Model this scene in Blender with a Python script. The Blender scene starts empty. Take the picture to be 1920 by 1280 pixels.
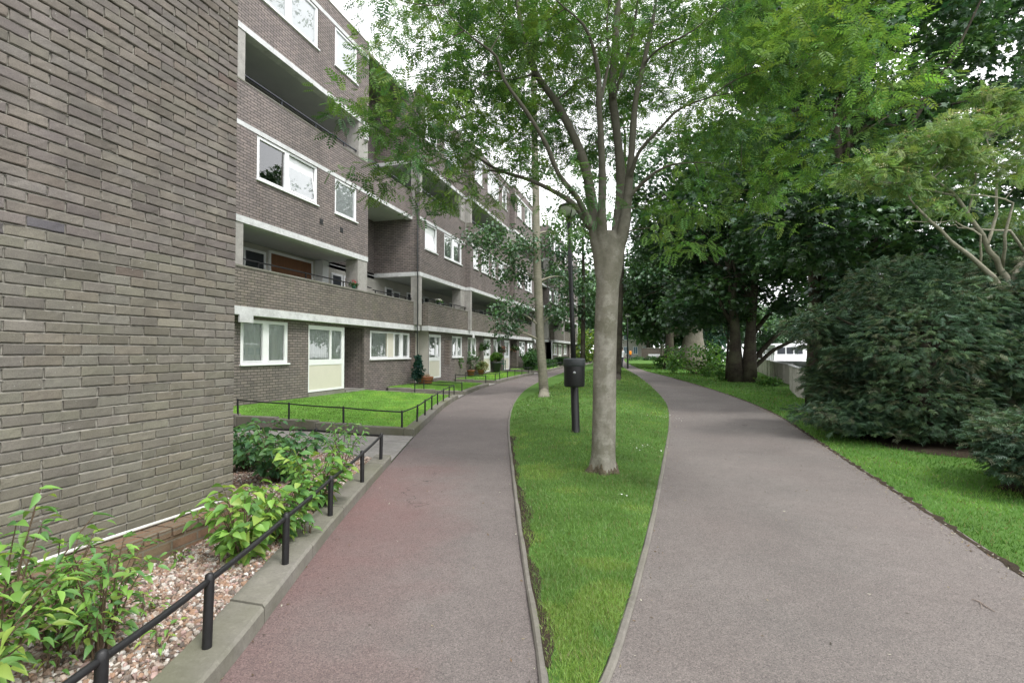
import bpy, math, random
import numpy as np
random.seed(7); rng = np.random.default_rng(11)
S = bpy.context.scene; COL = S.collection
PI = math.pi
# ------------------------------------------------------------------ camera model (pixel of the 1920x1280 photo -> place in the world)
F, XV, HZ, EYE = 950., 1225., 660., 1.65
pitch = math.atan((HZ-640)/F); yaw = math.atan((XV-960)/F*math.cos(pitch))
def Rz(a): c, s = math.cos(a), math.sin(a); return np.array([[c,-s,0],[s,c,0],[0,0,1]])
def Rx(a): c, s = math.cos(a), math.sin(a); return np.array([[1,0,0],[0,c,-s],[0,s,c]])
RC = Rz(yaw) @ Rx(PI/2+pitch); CP = np.array([0,0,EYE])
def ray(px,py): return RC @ np.array([(px-960)/F,(640-py)/F,-1.])
def gz(y):                                  # the ground rises gently towards the far end
    t = np.clip((np.asarray(y,float)-8)/47,0,1); return .35*t*t*(3-2*t)
def G(px,py,h=0.):
    v = ray(px,py); z = h
    for _ in range(12):
        t = (z-EYE)/v[2]; p = CP+v*t; z = h+float(gz(p[1]))
    return CP+v*(z-EYE)/v[2]
def PX(px,py,X): v = ray(px,py); return CP+v*(X/v[0])
def CAM(px,py,d): return CP+ray(px,py)*d

# ------------------------------------------------------------------ object helpers
ORG = {}
def tag(o, label=None, cat=None, group=None, kind=None):
    if label: o['label'] = label
    if cat: o['category'] = cat
    if group: o['group'] = group
    if kind: o['kind'] = kind
    return o
def thing(name, loc, label, cat, group=None):
    o = bpy.data.objects.new(name, None); COL.objects.link(o)
    o.location = loc; o.empty_display_size = .2
    ORG[o.name] = np.array(loc, float)
    return tag(o, label, cat, group)
def link(name, me, parent=None, loc=None):
    o = bpy.data.objects.new(name, me); COL.objects.link(o)
    if parent is not None:
        o.parent = parent; ORG[o.name] = ORG[parent.name]
    else:
        ORG[o.name] = np.zeros(3) if loc is None else np.array(loc, float)
        if loc is not None: o.location = loc
    return o
def raw_mesh(name, V, loops, ltot, mat, smooth=False, col=None, off=None, midx=None):
    V = np.asarray(V, np.float32).reshape(-1,3)
    if off is not None: V = V-np.asarray(off, np.float32)
    loops = np.asarray(loops, np.int32).ravel(); ltot = np.asarray(ltot, np.int32)
    me = bpy.data.meshes.new(name)
    me.vertices.add(len(V)); me.vertices.foreach_set('co', V.ravel())
    me.loops.add(len(loops)); me.loops.foreach_set('vertex_index', loops)
    me.polygons.add(len(ltot))
    st = np.zeros(len(ltot), np.int32); st[1:] = np.cumsum(ltot)[:-1]
    me.polygons.foreach_set('loop_start', st)
    me.polygons.foreach_set('use_smooth', np.full(len(ltot), bool(smooth)))
    if midx is not None: me.polygons.foreach_set('material_index', np.asarray(midx, np.int32))
    if col is not None:
        a = me.attributes.new('Col','FLOAT_COLOR','POINT')
        c = np.ones((len(V),4), np.float32); c[:,:3] = col; a.data.foreach_set('color', c.ravel())
    for m in (mat if isinstance(mat,(list,tuple)) else [mat]): me.materials.append(m)
    me.update(calc_edges=True); me.validate()
    return me
class MB:
    def __init__(s): s.v=[]; s.f=[]; s.m=[]; s.k=0
    def face(s, pts):
        b = len(s.v); s.v += [tuple(p) for p in pts]; s.f.append(tuple(range(b,b+len(pts)))); s.m.append(s.k)
    def grid(s, rows, closed=False):         # rows of equal length, shared vertices
        b = len(s.v); n = len(rows[0])
        for r in rows: s.v += [tuple(p) for p in r]
        for i in range(len(rows)-1):
            for j in range(n if closed else n-1):
                k = (j+1)%n
                s.f.append((b+i*n+j, b+i*n+k, b+(i+1)*n+k, b+(i+1)*n+j)); s.m.append(s.k)
        return b
    def box(s, x0,x1,y0,y1,z0,z1, bev=0):
        if bev:
            pr = [(x0+bev,y0),(x1-bev,y0),(x1,y0+bev),(x1,y1-bev),(x1-bev,y1),(x0+bev,y1),(x0,y1-bev),(x0,y0+bev)]
            cx,cy=(x0+x1)/2,(y0+y1)/2
            def ins(p): return (min(max(p[0],x0+bev),x1-bev), min(max(p[1],y0+bev),y1-bev))
            rows=[[(*ins(p),z0) for p in pr],[(*p,z0+bev) for p in pr],[(*p,z1-bev) for p in pr],[(*ins(p),z1) for p in pr]]
            b=s.grid(rows,True); s.f.append(tuple(b+24+i for i in range(8))); s.m.append(s.k)
            s.f.append(tuple(b+7-i for i in range(8))); s.m.append(s.k); return
        P=[(x0,y0,z0),(x1,y0,z0),(x1,y1,z0),(x0,y1,z0),(x0,y0,z1),(x1,y0,z1),(x1,y1,z1),(x0,y1,z1)]
        b=len(s.v); s.v+=P
        for q in ((0,3,2,1),(4,5,6,7),(0,1,5,4),(1,2,6,5),(2,3,7,6),(3,0,4,7)): s.f.append(tuple(b+i for i in q)); s.m.append(s.k)
    def tube(s, pts, rad, n=8, cap=True):
        pts=[np.array(p,float) for p in pts]
        if not hasattr(rad,'__len__'): rad=[rad]*len(pts)
        rows=[]; up=None
        for i,p in enumerate(pts):
            t=pts[min(i+1,len(pts)-1)]-pts[max(i-1,0)]; t/=np.linalg.norm(t)+1e-9
            if up is None: up=np.array([1.,0,0]) if abs(t[0])<.8 else np.array([0,1.,0])
            a=up-t*np.dot(up,t); a/=np.linalg.norm(a)+1e-9; up=a; c=np.cross(t,a)
            rows.append([p+rad[i]*(math.cos(2*PI*k/n)*a+math.sin(2*PI*k/n)*c) for k in range(n)])
        b=s.grid(rows,True)
        if cap:
            s.f.append(tuple(b+n-1-i for i in range(n))); s.m.append(s.k)
            e=b+(len(pts)-1)*n; s.f.append(tuple(e+i for i in range(n))); s.m.append(s.k)
    def lathe(s, c, prof, n=16, capb=True, capt=False):
        rows=[[(c[0]+r*math.cos(2*PI*k/n),c[1]+r*math.sin(2*PI*k/n),c[2]+z) for k in range(n)] for r,z in prof]
        b=s.grid(rows,True)
        if capb: s.f.append(tuple(b+n-1-i for i in range(n))); s.m.append(s.k)
        if capt: e=b+(len(prof)-1)*n; s.f.append(tuple(e+i for i in range(n))); s.m.append(s.k)
    def build(s, name, mat, parent=None, smooth=False, loc=None):
        o0 = ORG[parent.name] if parent is not None else (np.zeros(3) if loc is None else np.array(loc,float))
        V=np.array(s.v,float).reshape(-1,3)
        me=raw_mesh(name,V,[i for f in s.f for i in f],[len(f) for f in s.f],mat,smooth,off=o0,midx=s.m)
        return link(name,me,parent,loc)
def copy_tree(o, parent=None):
    c=o.copy(); COL.objects.link(c)
    if parent is not None: c.parent=parent
    for ch in list(o.children): copy_tree(ch,c)
    return c
def instance(tv, tf, M, pos, col=None, vary=None):
    """many transformed copies of one small template (vertices, faces) gathered into one mesh's arrays"""
    tv=np.asarray(tv,float); n=len(pos)
    V=np.einsum('nij,vj->nvi',M,tv)+pos[:,None,:]
    lt=np.array([len(f) for f in tf]); lp=np.array([i for f in tf for i in f])
    L=(lp[None,:]+np.arange(n)[:,None]*len(tv)).ravel()
    C=None if col is None else np.repeat(col,len(tv),axis=0)
    return V.reshape(-1,3), L, np.tile(lt,n), C
def norm(a): return a/(np.linalg.norm(a,axis=-1,keepdims=True)+1e-9)
def frames(fwd, up, sx, sy=None, sz=None):
    """columns: x = side, y = forward, z = normal"""
    f=norm(fwd); x=norm(np.cross(f,up)); z=np.cross(x,f)
    sx=np.asarray(sx); sy=sx if sy is None else np.asarray(sy); sz=sx if sz is None else np.asarray(sz)
    return np.stack([x*sx[:,None],f*sy[:,None],z*sz[:,None]],axis=2)

# ------------------------------------------------------------------ materials
class NT:
    def __init__(s, name):
        s.m=bpy.data.materials.new(name); s.m.use_nodes=True; s.t=s.m.node_tree; s.t.nodes.clear()
        s.out=s.t.nodes.new('ShaderNodeOutputMaterial')
    def n(s, typ, **kw):
        nd=s.t.nodes.new('ShaderNode'+typ)
        for k,v in kw.items():
            if k[0]=='i' and k[1:].isdigit(): s.set(nd.inputs[int(k[1:])],v)
            elif k in nd.inputs: s.set(nd.inputs[k],v)
            else: setattr(nd,k,v)
        return nd
    def set(s, inp, v):
        if isinstance(v, bpy.types.NodeSocket): s.t.links.new(v,inp)
        elif isinstance(v, bpy.types.Node): s.t.links.new(v.outputs[0],inp)
        else:
            if hasattr(inp.default_value,'__len__') and not hasattr(v,'__len__'): v=(v,v,v,1)[:len(inp.default_value)]
            if hasattr(inp.default_value,'__len__') and len(inp.default_value)==4 and len(v)==3: v=(*v,1)
            inp.default_value=v
    def noise(s, vec, scale, detail=3, rough=.6, dist=0):
        return s.n('TexNoise',Vector=vec,Scale=scale,Detail=detail,Roughness=rough,Distortion=dist)
    def ramp(s, fac, stops):
        r=s.n('ValToRGB',Fac=fac); e=r.color_ramp.elements
        while len(e)<len(stops): e.new(.5)
        for el,(p,c) in zip(e,stops): el.position=p; el.color=(c,c,c,1) if not hasattr(c,'__len__') else (*c,1)
        return r
    def mix(s, fac, a, b, mode='MIX'):
        nd=s.t.nodes.new('ShaderNodeMix'); nd.data_type='RGBA'; nd.blend_type=mode
        s.set(nd.inputs[0],fac); s.set(nd.inputs[6],a); s.set(nd.inputs[7],b); return nd.outputs[2]
    def math(s, op, a, b=0.): return s.n('Math',operation=op,i0=a,i1=b).outputs[0]
    def pos(s): return s.n('NewGeometry').outputs['Position']
    def bump(s, h, strength=.5, dist=.01): return s.n('Bump',Height=h,Strength=strength,Distance=dist).outputs[0]
    def princ(s, col, rough=.8, metal=0, normal=None, spec=.5, **kw):
        p=s.n('BsdfPrincipled'); s.set(p.inputs['Base Color'],col); s.set(p.inputs['Roughness'],rough)
        p.inputs['Metallic'].default_value=metal; p.inputs['Specular IOR Level'].default_value=spec
        if normal is not None: s.set(p.inputs['Normal'],normal)
        for k,v in kw.items(): s.set(p.inputs[k.replace('_',' ')],v)
        s.t.links.new(p.outputs[0],s.out.inputs[0]); return s.m
def plain(name, col, rough=.6, var=.12, scale=8, metal=0, spec=.5, bump=0):
    m=NT(name); P=m.pos(); n=m.noise(P,scale,4)
    c=m.mix(m.ramp(n.outputs[0],[(.3,0),(.7,1)]).outputs[0],tuple(x*(1-var) for x in col),tuple(min(1,x*(1+var)) for x in col))
    return m.princ(c,rough,metal,m.bump(n.outputs[0],bump,.01) if bump else None,spec)
def leafmat(name, tint=(1,1,1), trans=.4, gloss=.06, rough=.45):
    m=NT(name); a=m.n('Attribute',attribute_name='Col').outputs['Color']
    c=m.mix(1.,a,tint,'MULTIPLY')
    d=m.n('BsdfDiffuse',Color=c); tcol=m.mix(1.,c,(1.2,1.15,.7),'MULTIPLY')
    t=m.n('BsdfTranslucent',Color=tcol); g=m.n('BsdfGlossy',Color=(.9,.95,1),Roughness=rough)
    a1=m.n('MixShader',i0=trans,i1=d,i2=t); a2=m.n('MixShader',i0=gloss,i1=a1,i2=g)
    m.t.links.new(a2.outputs[0],m.out.inputs[0]); return m.m
def brick_material(name, c1, c2, mortar, bw=.225, rh=.075, ms=.009, moss=.0, stain=True):
    m=NT(name); g=m.n('NewGeometry'); sp=m.n('SeparateXYZ',Vector=g.outputs['Position']); sn=m.n('SeparateXYZ',Vector=g.outputs['Normal'])
    ax=m.math('GREATER_THAN',m.math('ABSOLUTE',sn.outputs[0]),.5)
    az=m.math('GREATER_THAN',m.math('ABSOLUTE',sn.outputs[2]),.5)
    u=m.math('ADD',m.math('MULTIPLY',sp.outputs[1],m.math('MAXIMUM',ax,az)),m.math('MULTIPLY',sp.outputs[0],m.math('SUBTRACT',1.,m.math('MAXIMUM',ax,az))))
    v=m.math('ADD',m.math('MULTIPLY',sp.outputs[0],az),m.math('MULTIPLY',sp.outputs[2],m.math('SUBTRACT',1.,az)))
    vec=m.n('CombineXYZ',i0=u,i1=v)
    b=m.n('TexBrick',Vector=vec,Color1=c1,Color2=c2,Mortar=mortar,Scale=1.)
    b.inputs['Brick Width'].default_value=bw; b.inputs['Row Height'].default_value=rh
    b.inputs['Mortar Size'].default_value=ms; b.inputs['Mortar Smooth'].default_value=.15; b.inputs['Bias'].default_value=-.1
    P=g.outputs['Position']
    big=m.noise(P,.55,4,.6); mid=m.noise(P,3.3,4,.65); fine=m.noise(P,60,3,.7)
    c=m.mix(m.ramp(big.outputs[0],[(.35,0),(.7,1)]).outputs[0],b.outputs[0],m.mix(1.,b.outputs[0],(.80,.82,.80),'MULTIPLY'))
    c=m.mix(m.ramp(mid.outputs[0],[(.45,0),(.75,.5)]).outputs[0],c,m.mix(1.,c,(1.35,1.27,1.22),'MULTIPLY'))
    c=m.mix(m.ramp(fine.outputs[0],[(.3,.55),(.7,0)]).outputs[0],c,m.mix(1.,c,(.55,.55,.57),'MULTIPLY'))
    if moss:
        ms_=m.noise(P,1.7,5,.7); c=m.mix(m.ramp(ms_.outputs[0],[(.48,0),(.72,moss)]).outputs[0],c,(.16,.165,.09))
    if stain:
        mp=m.n('Mapping',Vector=P); mp.inputs['Scale'].default_value=(2.2,2.2,.16)
        st=m.noise(mp.outputs[0],1.3,4,.6); c=m.mix(m.ramp(st.outputs[0],[(.5,0),(.75,.4)]).outputs[0],c,m.mix(1.,c,(.6,.6,.6),'MULTIPLY'))
    h=m.math('ADD',m.math('MULTIPLY',b.outputs['Fac'],-1.),m.math('MULTIPLY',fine.outputs[0],.3))
    return m.princ(c,.9,0,m.bump(h,.8,.012),.25)

M={}
M['facade']=brick_material('facade brick',(.315,.268,.250),(.215,.186,.180),(.115,.103,.096),ms=.011)  # mortar colour darkened to stand for the shadow in the joints
M['parapet']=brick_material('parapet brick',(.285,.250,.218),(.195,.172,.155),(.105,.097,.085),ms=.011,moss=.25)
M['plinth']=brick_material('ledge brick',(.27,.165,.11),(.20,.15,.105),(.22,.19,.15),moss=.5)
M['farbrick']=brick_material('far wall brick',(.16,.12,.10),(.11,.09,.085),(.2,.18,.17))
def mk_nearbrick():
    m=NT('weathered brick'); P=m.pos(); a=m.n('Attribute',attribute_name='Col').outputs['Color']
    n1=m.noise(P,9,5,.7); n2=m.noise(P,140,3,.7); n3=m.noise(P,1.1,4,.6)
    c=m.mix(m.ramp(n1.outputs[0],[(.35,0),(.7,.75)]).outputs[0],a,m.mix(1.,a,(1.3,1.3,1.22),'MULTIPLY'))
    c=m.mix(m.ramp(n2.outputs[0],[(.3,.6),(.6,0)]).outputs[0],c,m.mix(1.,c,(.5,.5,.5),'MULTIPLY'))
    stn=m.n('Mapping',Vector=P); stn.inputs['Scale'].default_value=(1,1.6,.22); sn_=m.noise(stn.outputs[0],1.6,5,.65); c=m.mix(m.ramp(sn_.outputs[0],[(.42,0),(.72,.65)]).outputs[0],c,m.mix(1.,c,(.66,.65,.66),'MULTIPLY')); c=m.mix(m.ramp(sn_.outputs[0],[(.28,.45),(.42,0)]).outputs[0],c,m.mix(1.,c,(1.28,1.27,1.25),'MULTIPLY'))
    sp=m.n('SeparateXYZ',Vector=P)                                                  # green algae, thickest near the foot of the wall
    low=m.math('MULTIPLY',m.ramp(m.math('DIVIDE',sp.outputs[2],2.2),[(.1,1.),(.9,.25)]).outputs[0],m.ramp(n3.outputs[0],[(.35,.15),(.7,.7)]).outputs[0])
    c=m.mix(m.math('MULTIPLY',low,.75),c,(.158,.152,.095))
    wh=m.noise(P,38,2,.5); c=m.mix(m.ramp(wh.outputs[0],[(.74,0),(.78,.7)]).outputs[0],c,(.42,.42,.40))
    h=m.math('ADD',n2.outputs[0],m.math('MULTIPLY',n1.outputs[0],1.5))
    return m.princ(c,.9,0,m.bump(h,.6,.004),.2)
M['nearbrick']=mk_nearbrick()
M['mortar']=plain('mortar',(.255,.242,.212),.95,.3,22,spec=.1,bump=.5)
def mk_concrete(name,col,moss=.0):
    m=NT(name); P=m.pos(); n1=m.noise(P,2.5,5,.65); n2=m.noise(P,45,4,.7); n3=m.noise(P,.9,3,.6)
    c=m.mix(m.ramp(n1.outputs[0],[(.3,0),(.75,1)]).outputs[0],tuple(x*.74 for x in col),tuple(x*1.1 for x in col))
    c=m.mix(m.ramp(n2.outputs[0],[(.3,.35),(.6,0)]).outputs[0],c,tuple(x*.5 for x in col))
    n4=m.noise(P,7,5,.7); c=m.mix(m.ramp(n4.outputs[0],[(.5,0),(.72,.55)]).outputs[0],c,tuple(x*.5 for x in col))
    n5=m.noise(P,19,4,.75); c=m.mix(m.ramp(n5.outputs[0],[(.55,0),(.70,.5)]).outputs[0],c,tuple(min(1,x*1.3) for x in col))
    if moss: c=m.mix(m.ramp(n3.outputs[0],[(.4,0),(.75,moss)]).outputs[0],c,(.12,.125,.07))
    return m.princ(c,.9,0,m.bump(n2.outputs[0],.5,.006),.25)
M['concrete']=mk_concrete('pale concrete band',(.70,.71,.71))
M['column']=mk_concrete('concrete column',(.40,.385,.36))
M['kerb']=mk_concrete('kerb concrete',(.235,.222,.195),.85)
M['edging']=mk_concrete('edging concrete',(.205,.190,.17),.4)
M['slab']=mk_concrete('paving slab',(.31,.295,.275))
M['coping']=mk_concrete('coping',(.26,.25,.22),.5)
M['soffit']=plain('painted soffit',(.50,.53,.51),.8,.08,1.2)
M['cream']=plain('cream panel',(.66,.63,.54),.55,.03,3)
M['render']=plain('cream render',(.50,.48,.43),.85,.08,2)
M['upvc']=plain('white window plastic',(.86,.87,.88),.3,.02,3)
M['black']=plain('black paint',(.010,.010,.011),.5,.3,30,spec=.5,bump=.15)
M['railblue']=plain('dark deck rail',(.02,.025,.035),.3,.2,12)
M['darkdoor']=plain('dark door',(.03,.035,.045),.35,.2,3)
M['floorslab']=plain('deck floor',(.25,.25,.24),.9,.1,3)
def mk_wood():
    m=NT('brown boarding'); P=m.pos(); mp=m.n('Mapping',Vector=P); mp.inputs['Scale'].default_value=(1,9,.8)
    n=m.noise(mp.outputs[0],3,4,.6); c=m.mix(n.outputs[0],(.13,.055,.025),(.25,.115,.05)); return m.princ(c,.6,0,m.bump(n.outputs[0],.3,.004))
M['wood']=mk_wood()
def mk_glass():
    m=NT('window glass'); f=m.n('Fresnel',IOR=1.5); fac=m.math('MINIMUM',m.math('ADD',m.math('MULTIPLY',f.outputs[0],2.2),.04),1.)
    t=m.n('BsdfTransparent',Color=(.95,.97,.96)); g=m.n('BsdfGlossy',Color=(1,1,1),Roughness=.01)
    x=m.n('MixShader',i0=fac,i1=t,i2=g); m.t.links.new(x.outputs[0],m.out.inputs[0]); return m.m
M['glass']=mk_glass()
def mk_net():
    m=NT('net curtain'); P=m.pos(); sp=m.n('SeparateXYZ',Vector=P); n=m.noise(P,3,2)
    c=m.mix(n.outputs[0],(.68,.72,.70),(.80,.83,.80)); d=m.n('BsdfDiffuse',Color=c); t=m.n('BsdfTranslucent',Color=c)
    x=m.n('MixShader',i0=.05,i1=d,i2=t); m.t.links.new(x.outputs[0],m.out.inputs[0]); return m.m
M['net']=mk_net()
def mk_asphalt(name,base,red,red_amt,kerbside=False):
    m=NT(name); P=m.pos()
    n1=m.noise(P,.7,4,.6); n2=m.noise(P,7,4,.65); vo=m.n('TexVoronoi',Vector=P,Scale=180.); n3=m.noise(P,320,2,.6)
    c=m.mix(m.ramp(n1.outputs[0],[(.3,0),(.7,1)]).outputs[0],tuple(x*.85 for x in base),tuple(x*1.12 for x in base))
    c=m.mix(m.ramp(n2.outputs[0],[(.35,.35),(.65,0)]).outputs[0],c,tuple(x*.68 for x in base))
    rr=m.noise(P,.55,5,.62); sp=m.n('SeparateXYZ',Vector=P)
    d_=m.math('ADD',sp.outputs[0],m.math('ADD',1.35,m.math('MULTIPLY',sp.outputs[1],.335)))      # distance from the left kerb
    edge=m.math('ADD',m.math('MULTIPLY',rr.outputs[0],.75),m.math('MULTIPLY',m.ramp(m.math('DIVIDE',d_,1.5),[(0,1.),(1,0)]).outputs[0],m.ramp(m.math('DIVIDE',sp.outputs[1],9.),[(.55,.34),(1,0)]).outputs[0])) if kerbside else m.math('ADD',rr.outputs[0],m.math('MULTIPLY',m.ramp(m.math('DIVIDE',sp.outputs[1],14.),[(0,1.),(1,0)]).outputs[0],.10))
    c=m.mix(m.ramp(edge,[(.44,0),(.80,red_amt)]).outputs[0],c,red)
    spk=m.n('SeparateColor',Color=vo.outputs['Color'])
    c=m.mix(m.ramp(spk.outputs[0],[(.55,0),(.95,.8)]).outputs[0],c,m.mix(1.,c,(1.62,1.6,1.56),'MULTIPLY'))
    c=m.mix(m.ramp(spk.outputs[1],[(.05,.75),(.4,0)]).outputs[0],c,m.mix(1.,c,(.48,.48,.49),'MULTIPLY'))
    # a few thin cracks
    wp=m.n('VectorMath',operation='ADD',i0=P,i1=m.n('VectorMath',operation='SCALE',i0=m.noise(P,1.5,4,.6).outputs[1],Scale=.9).outputs[0])
    ve=m.n('TexVoronoi',Vector=wp.outputs[0],Scale=.34,feature='DISTANCE_TO_EDGE')
    cm=m.math('MULTIPLY',m.ramp(ve.outputs[0],[(.0,1.),(.0028,0)]).outputs[0],m.ramp(m.noise(P,.45,2).outputs[0],[(.55,0),(.61,.6)]).outputs[0])
    pt=m.noise(P,.28,3,.5); c=m.mix(m.ramp(pt.outputs[0],[(.46,0),(.50,.28)]).outputs[0],c,m.mix(1.,c,(.80,.80,.81),'MULTIPLY'))
    sc=m.noise(P,18,3,.7); c=m.mix(m.ramp(sc.outputs[0],[(.62,0),(.78,.5)]).outputs[0],c,m.mix(1.,c,(.6,.6,.6),'MULTIPLY'))
    c=m.mix(cm,c,(.03,.028,.027))
    h=m.math('ADD',m.math('MULTIPLY',vo.outputs['Distance'],-1.),n3.outputs[0])
    return m.princ(c,.88,0,m.bump(h,.6,.004),.3)
M['asphalt_l']=mk_asphalt('red tinted asphalt',(.166,.145,.138),(.180,.104,.100),.85,True)
M['asphalt_r']=mk_asphalt('grey asphalt',(.168,.152,.143),(.175,.135,.126),.3)
def mk_grassground(name,a,b,soil,amt):
    m=NT(name); P=m.pos(); n1=m.noise(P,1.2,5,.65); n2=m.noise(P,40,4,.7); n3=m.noise(P,.35,3)
    c=m.mix(m.ramp(n2.outputs[0],[(.3,0),(.7,1)]).outputs[0],a,b)
    c=m.mix(m.ramp(n3.outputs[0],[(.35,0),(.65,.45)]).outputs[0],c,tuple(x*1.3 for x in b))
    c=m.mix(m.ramp(n1.outputs[0],[(.5,0),(.75,amt)]).outputs[0],c,soil)
    return m.princ(c,.95,0,m.bump(n2.outputs[0],.8,.03),.1)
M['turf']=mk_grassground('turf',(.055,.115,.025),(.09,.18,.04),(.09,.075,.04),.25)
M['lawn']=mk_grassground('mown lawn',(.13,.27,.045),(.17,.34,.06),(.16,.22,.06),.3)
M['soil']=mk_grassground('bare soil',(.028,.022,.016),(.055,.043,.031),(.09,.07,.05),.5)
M['gravelbase']=plain('gravel bed base',(.20,.155,.12),.95,.4,60,bump=.8)
def mk_vcol(name,rough=.8,spec=.3):
    m=NT(name); a=m.n('Attribute',attribute_name='Col').outputs['Color']; n=m.noise(m.pos(),120,3,.6)
    return m.princ(m.mix(m.ramp(n.outputs[0],[(.35,.4),(.65,0)]).outputs[0],a,m.mix(1.,a,(.6,.6,.6),'MULTIPLY')),rough,0,None,spec)
M['stone']=mk_vcol('gravel stone')
M['blade']=leafmat('grass blade',trans=.35,gloss=.03)
M['ash']=leafmat('ash leaf',trans=.36,gloss=.025)
M['sycamore']=leafmat('broad leaf',trans=.3,gloss=.07,rough=.4)
M['conifer']=leafmat('conifer spray',trans=.12,gloss=.05,rough=.5)
M['shrub']=leafmat('shrub leaf',trans=.38,gloss=.025)
M['petal']=leafmat('petal',trans=.3,gloss=.02)
def mk_bark(name,a,b,sc=1.):
    m=NT(name); P=m.pos(); mp=m.n('Mapping',Vector=P); mp.inputs['Scale'].default_value=(1,1,.35)
    mh=m.n('Mapping',Vector=P); mh.inputs['Scale'].default_value=(1,1,7)
    n=m.noise(mp.outputs[0],14*sc,5,.7); h=m.noise(mh.outputs[0],5*sc,4,.6); big=m.noise(P,1.6,3)
    c=m.mix(m.ramp(n.outputs[0],[(.3,0),(.7,1)]).outputs[0],a,b)
    c=m.mix(m.ramp(h.outputs[0],[(.42,0),(.7,.55)]).outputs[0],c,tuple(x*1.35 for x in b))
    c=m.mix(m.ramp(h.outputs[0],[(.24,.7),(.36,0)]).outputs[0],c,tuple(x*.5 for x in a))
    c=m.mix(m.ramp(big.outputs[0],[(.45,0),(.75,.6)]).outputs[0],c,(.12,.125,.075))
    return m.princ(c,.9,0,m.bump(m.math('ADD',n.outputs[0],h.outputs[0]),.7,.012),.2)
M['bark']=mk_bark('grey smooth bark',(.16,.14,.112),(.27,.245,.205))
def mk_ashbark():
    m=NT('ash bark'); P=m.pos(); mp=m.n('Mapping',Vector=P); mp.inputs['Scale'].default_value=(1,1,.4)
    mh=m.n('Mapping',Vector=P); mh.inputs['Scale'].default_value=(1,1,6)
    n=m.noise(mp.outputs[0],11,5,.7); h=m.noise(mh.outputs[0],9,5,.7); big=m.noise(P,1.9,4,.6); sp=m.n('SeparateXYZ',Vector=P)
    c=m.mix(m.ramp(n.outputs[0],[(.3,0),(.7,1)]).outputs[0],(.20,.187,.155),(.30,.28,.238))
    c=m.mix(m.ramp(h.outputs[0],[(.55,0),(.75,.4)]).outputs[0],c,(.34,.32,.28)); c=m.mix(m.ramp(h.outputs[0],[(.22,.6),(.36,0)]).outputs[0],c,(.10,.085,.065))
    c=m.mix(m.ramp(big.outputs[0],[(.42,0),(.68,.75)]).outputs[0],c,(.13,.125,.085))
    mot=m.noise(P,6,5,.75); c=m.mix(m.ramp(mot.outputs[0],[(.50,0),(.64,.6)]).outputs[0],c,(.36,.345,.30)); c=m.mix(m.ramp(mot.outputs[0],[(.30,.6),(.42,0)]).outputs[0],c,(.11,.095,.072))
    pk=m.noise(mh.outputs[0],26,2,.5); c=m.mix(m.ramp(pk.outputs[0],[(.68,0),(.72,.8)]).outputs[0],c,(.045,.038,.03))
    up=m.ramp(m.math('ADD',m.math('DIVIDE',m.math('SUBTRACT',sp.outputs[2],2.5),1.9),m.math('MULTIPLY',big.outputs[0],.3)),[(.1,0),(.9,.85)]).outputs[0]   # mossier higher up, also darkened to mimic backlit limbs under the crown
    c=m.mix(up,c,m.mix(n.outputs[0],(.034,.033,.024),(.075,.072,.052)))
    return m.princ(c,.9,0,m.bump(m.math('ADD',n.outputs[0],h.outputs[0]),.55,.01),.2)
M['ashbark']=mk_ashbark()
M['barklimb']=mk_bark('mossy shade-darkened limb bark',(.075,.068,.05),(.145,.13,.10))  # moss tint plus a darkening that mimics limbs seen against the light
M['barkdark']=mk_bark('dark bark',(.026,.022,.017),(.062,.052,.040),.8)
M['barkpale']=mk_bark('pale bark',(.19,.18,.14),(.30,.28,.22))
M['rootbark']=mk_bark('rough brown foot bark',(.055,.042,.030),(.13,.10,.072),2.2)
M['terracotta']=plain('terracotta',(.32,.12,.06),.8,.15,14)
M['planter']=plain('dark grey planter',(.045,.05,.055),.5,.15,9)
M['greenpaint']=plain('green plastic',(.02,.14,.085),.4,.1,9)
M['lattice']=plain('brown lattice wood',(.24,.19,.16),.8,.25,15)
M['whitepaint']=plain('white paint',(.80,.81,.82),.4,.04,4)
M['steel']=plain('bare metal',(.35,.36,.37),.35,.1,20,metal=.8)
M['panelwall']=mk_concrete('weathered grey panel',(.56,.53,.48),.08)
M['boatblue']=plain('boat blue',(.10,.20,.30),.4,.1,5)
M['boatred']=plain('faded red paint',(.55,.13,.09),.5,.1,5)
M['orange']=plain('orange cloth',(.85,.28,.02),.8,.08,9)
M['skin']=plain('skin',(.45,.26,.18),.6,.05,20)
M['hair']=plain('dark hair',(.02,.015,.012),.6,.2,40)
M['navy']=plain('dark trousers',(.02,.022,.032),.8,.1,20)
M['whitecloth']=plain('white shirt',(.75,.76,.78),.8,.06,20)
M['lampglass']=plain('frosted lamp bowl',(.55,.60,.52),.15,.1,8)
M['wire']=plain('pale plastic pipe',(.62,.62,.58),.5,.12,20)
M['twig']=plain('brown stem',(.11,.075,.045),.8,.2,30)
M['basket']=plain('basket moss',(.05,.055,.03),.95,.3,40)
def mk_water():
    m=NT('river water'); P=m.pos(); n=m.noise(P,1.5,4,.6); return m.princ((.06,.075,.07),.08,0,m.bump(n.outputs[0],.25,.05))
M['water']=mk_water()
M['farwall']=plain('pale far building',(.50,.47,.44),.9,.06,1)

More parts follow.
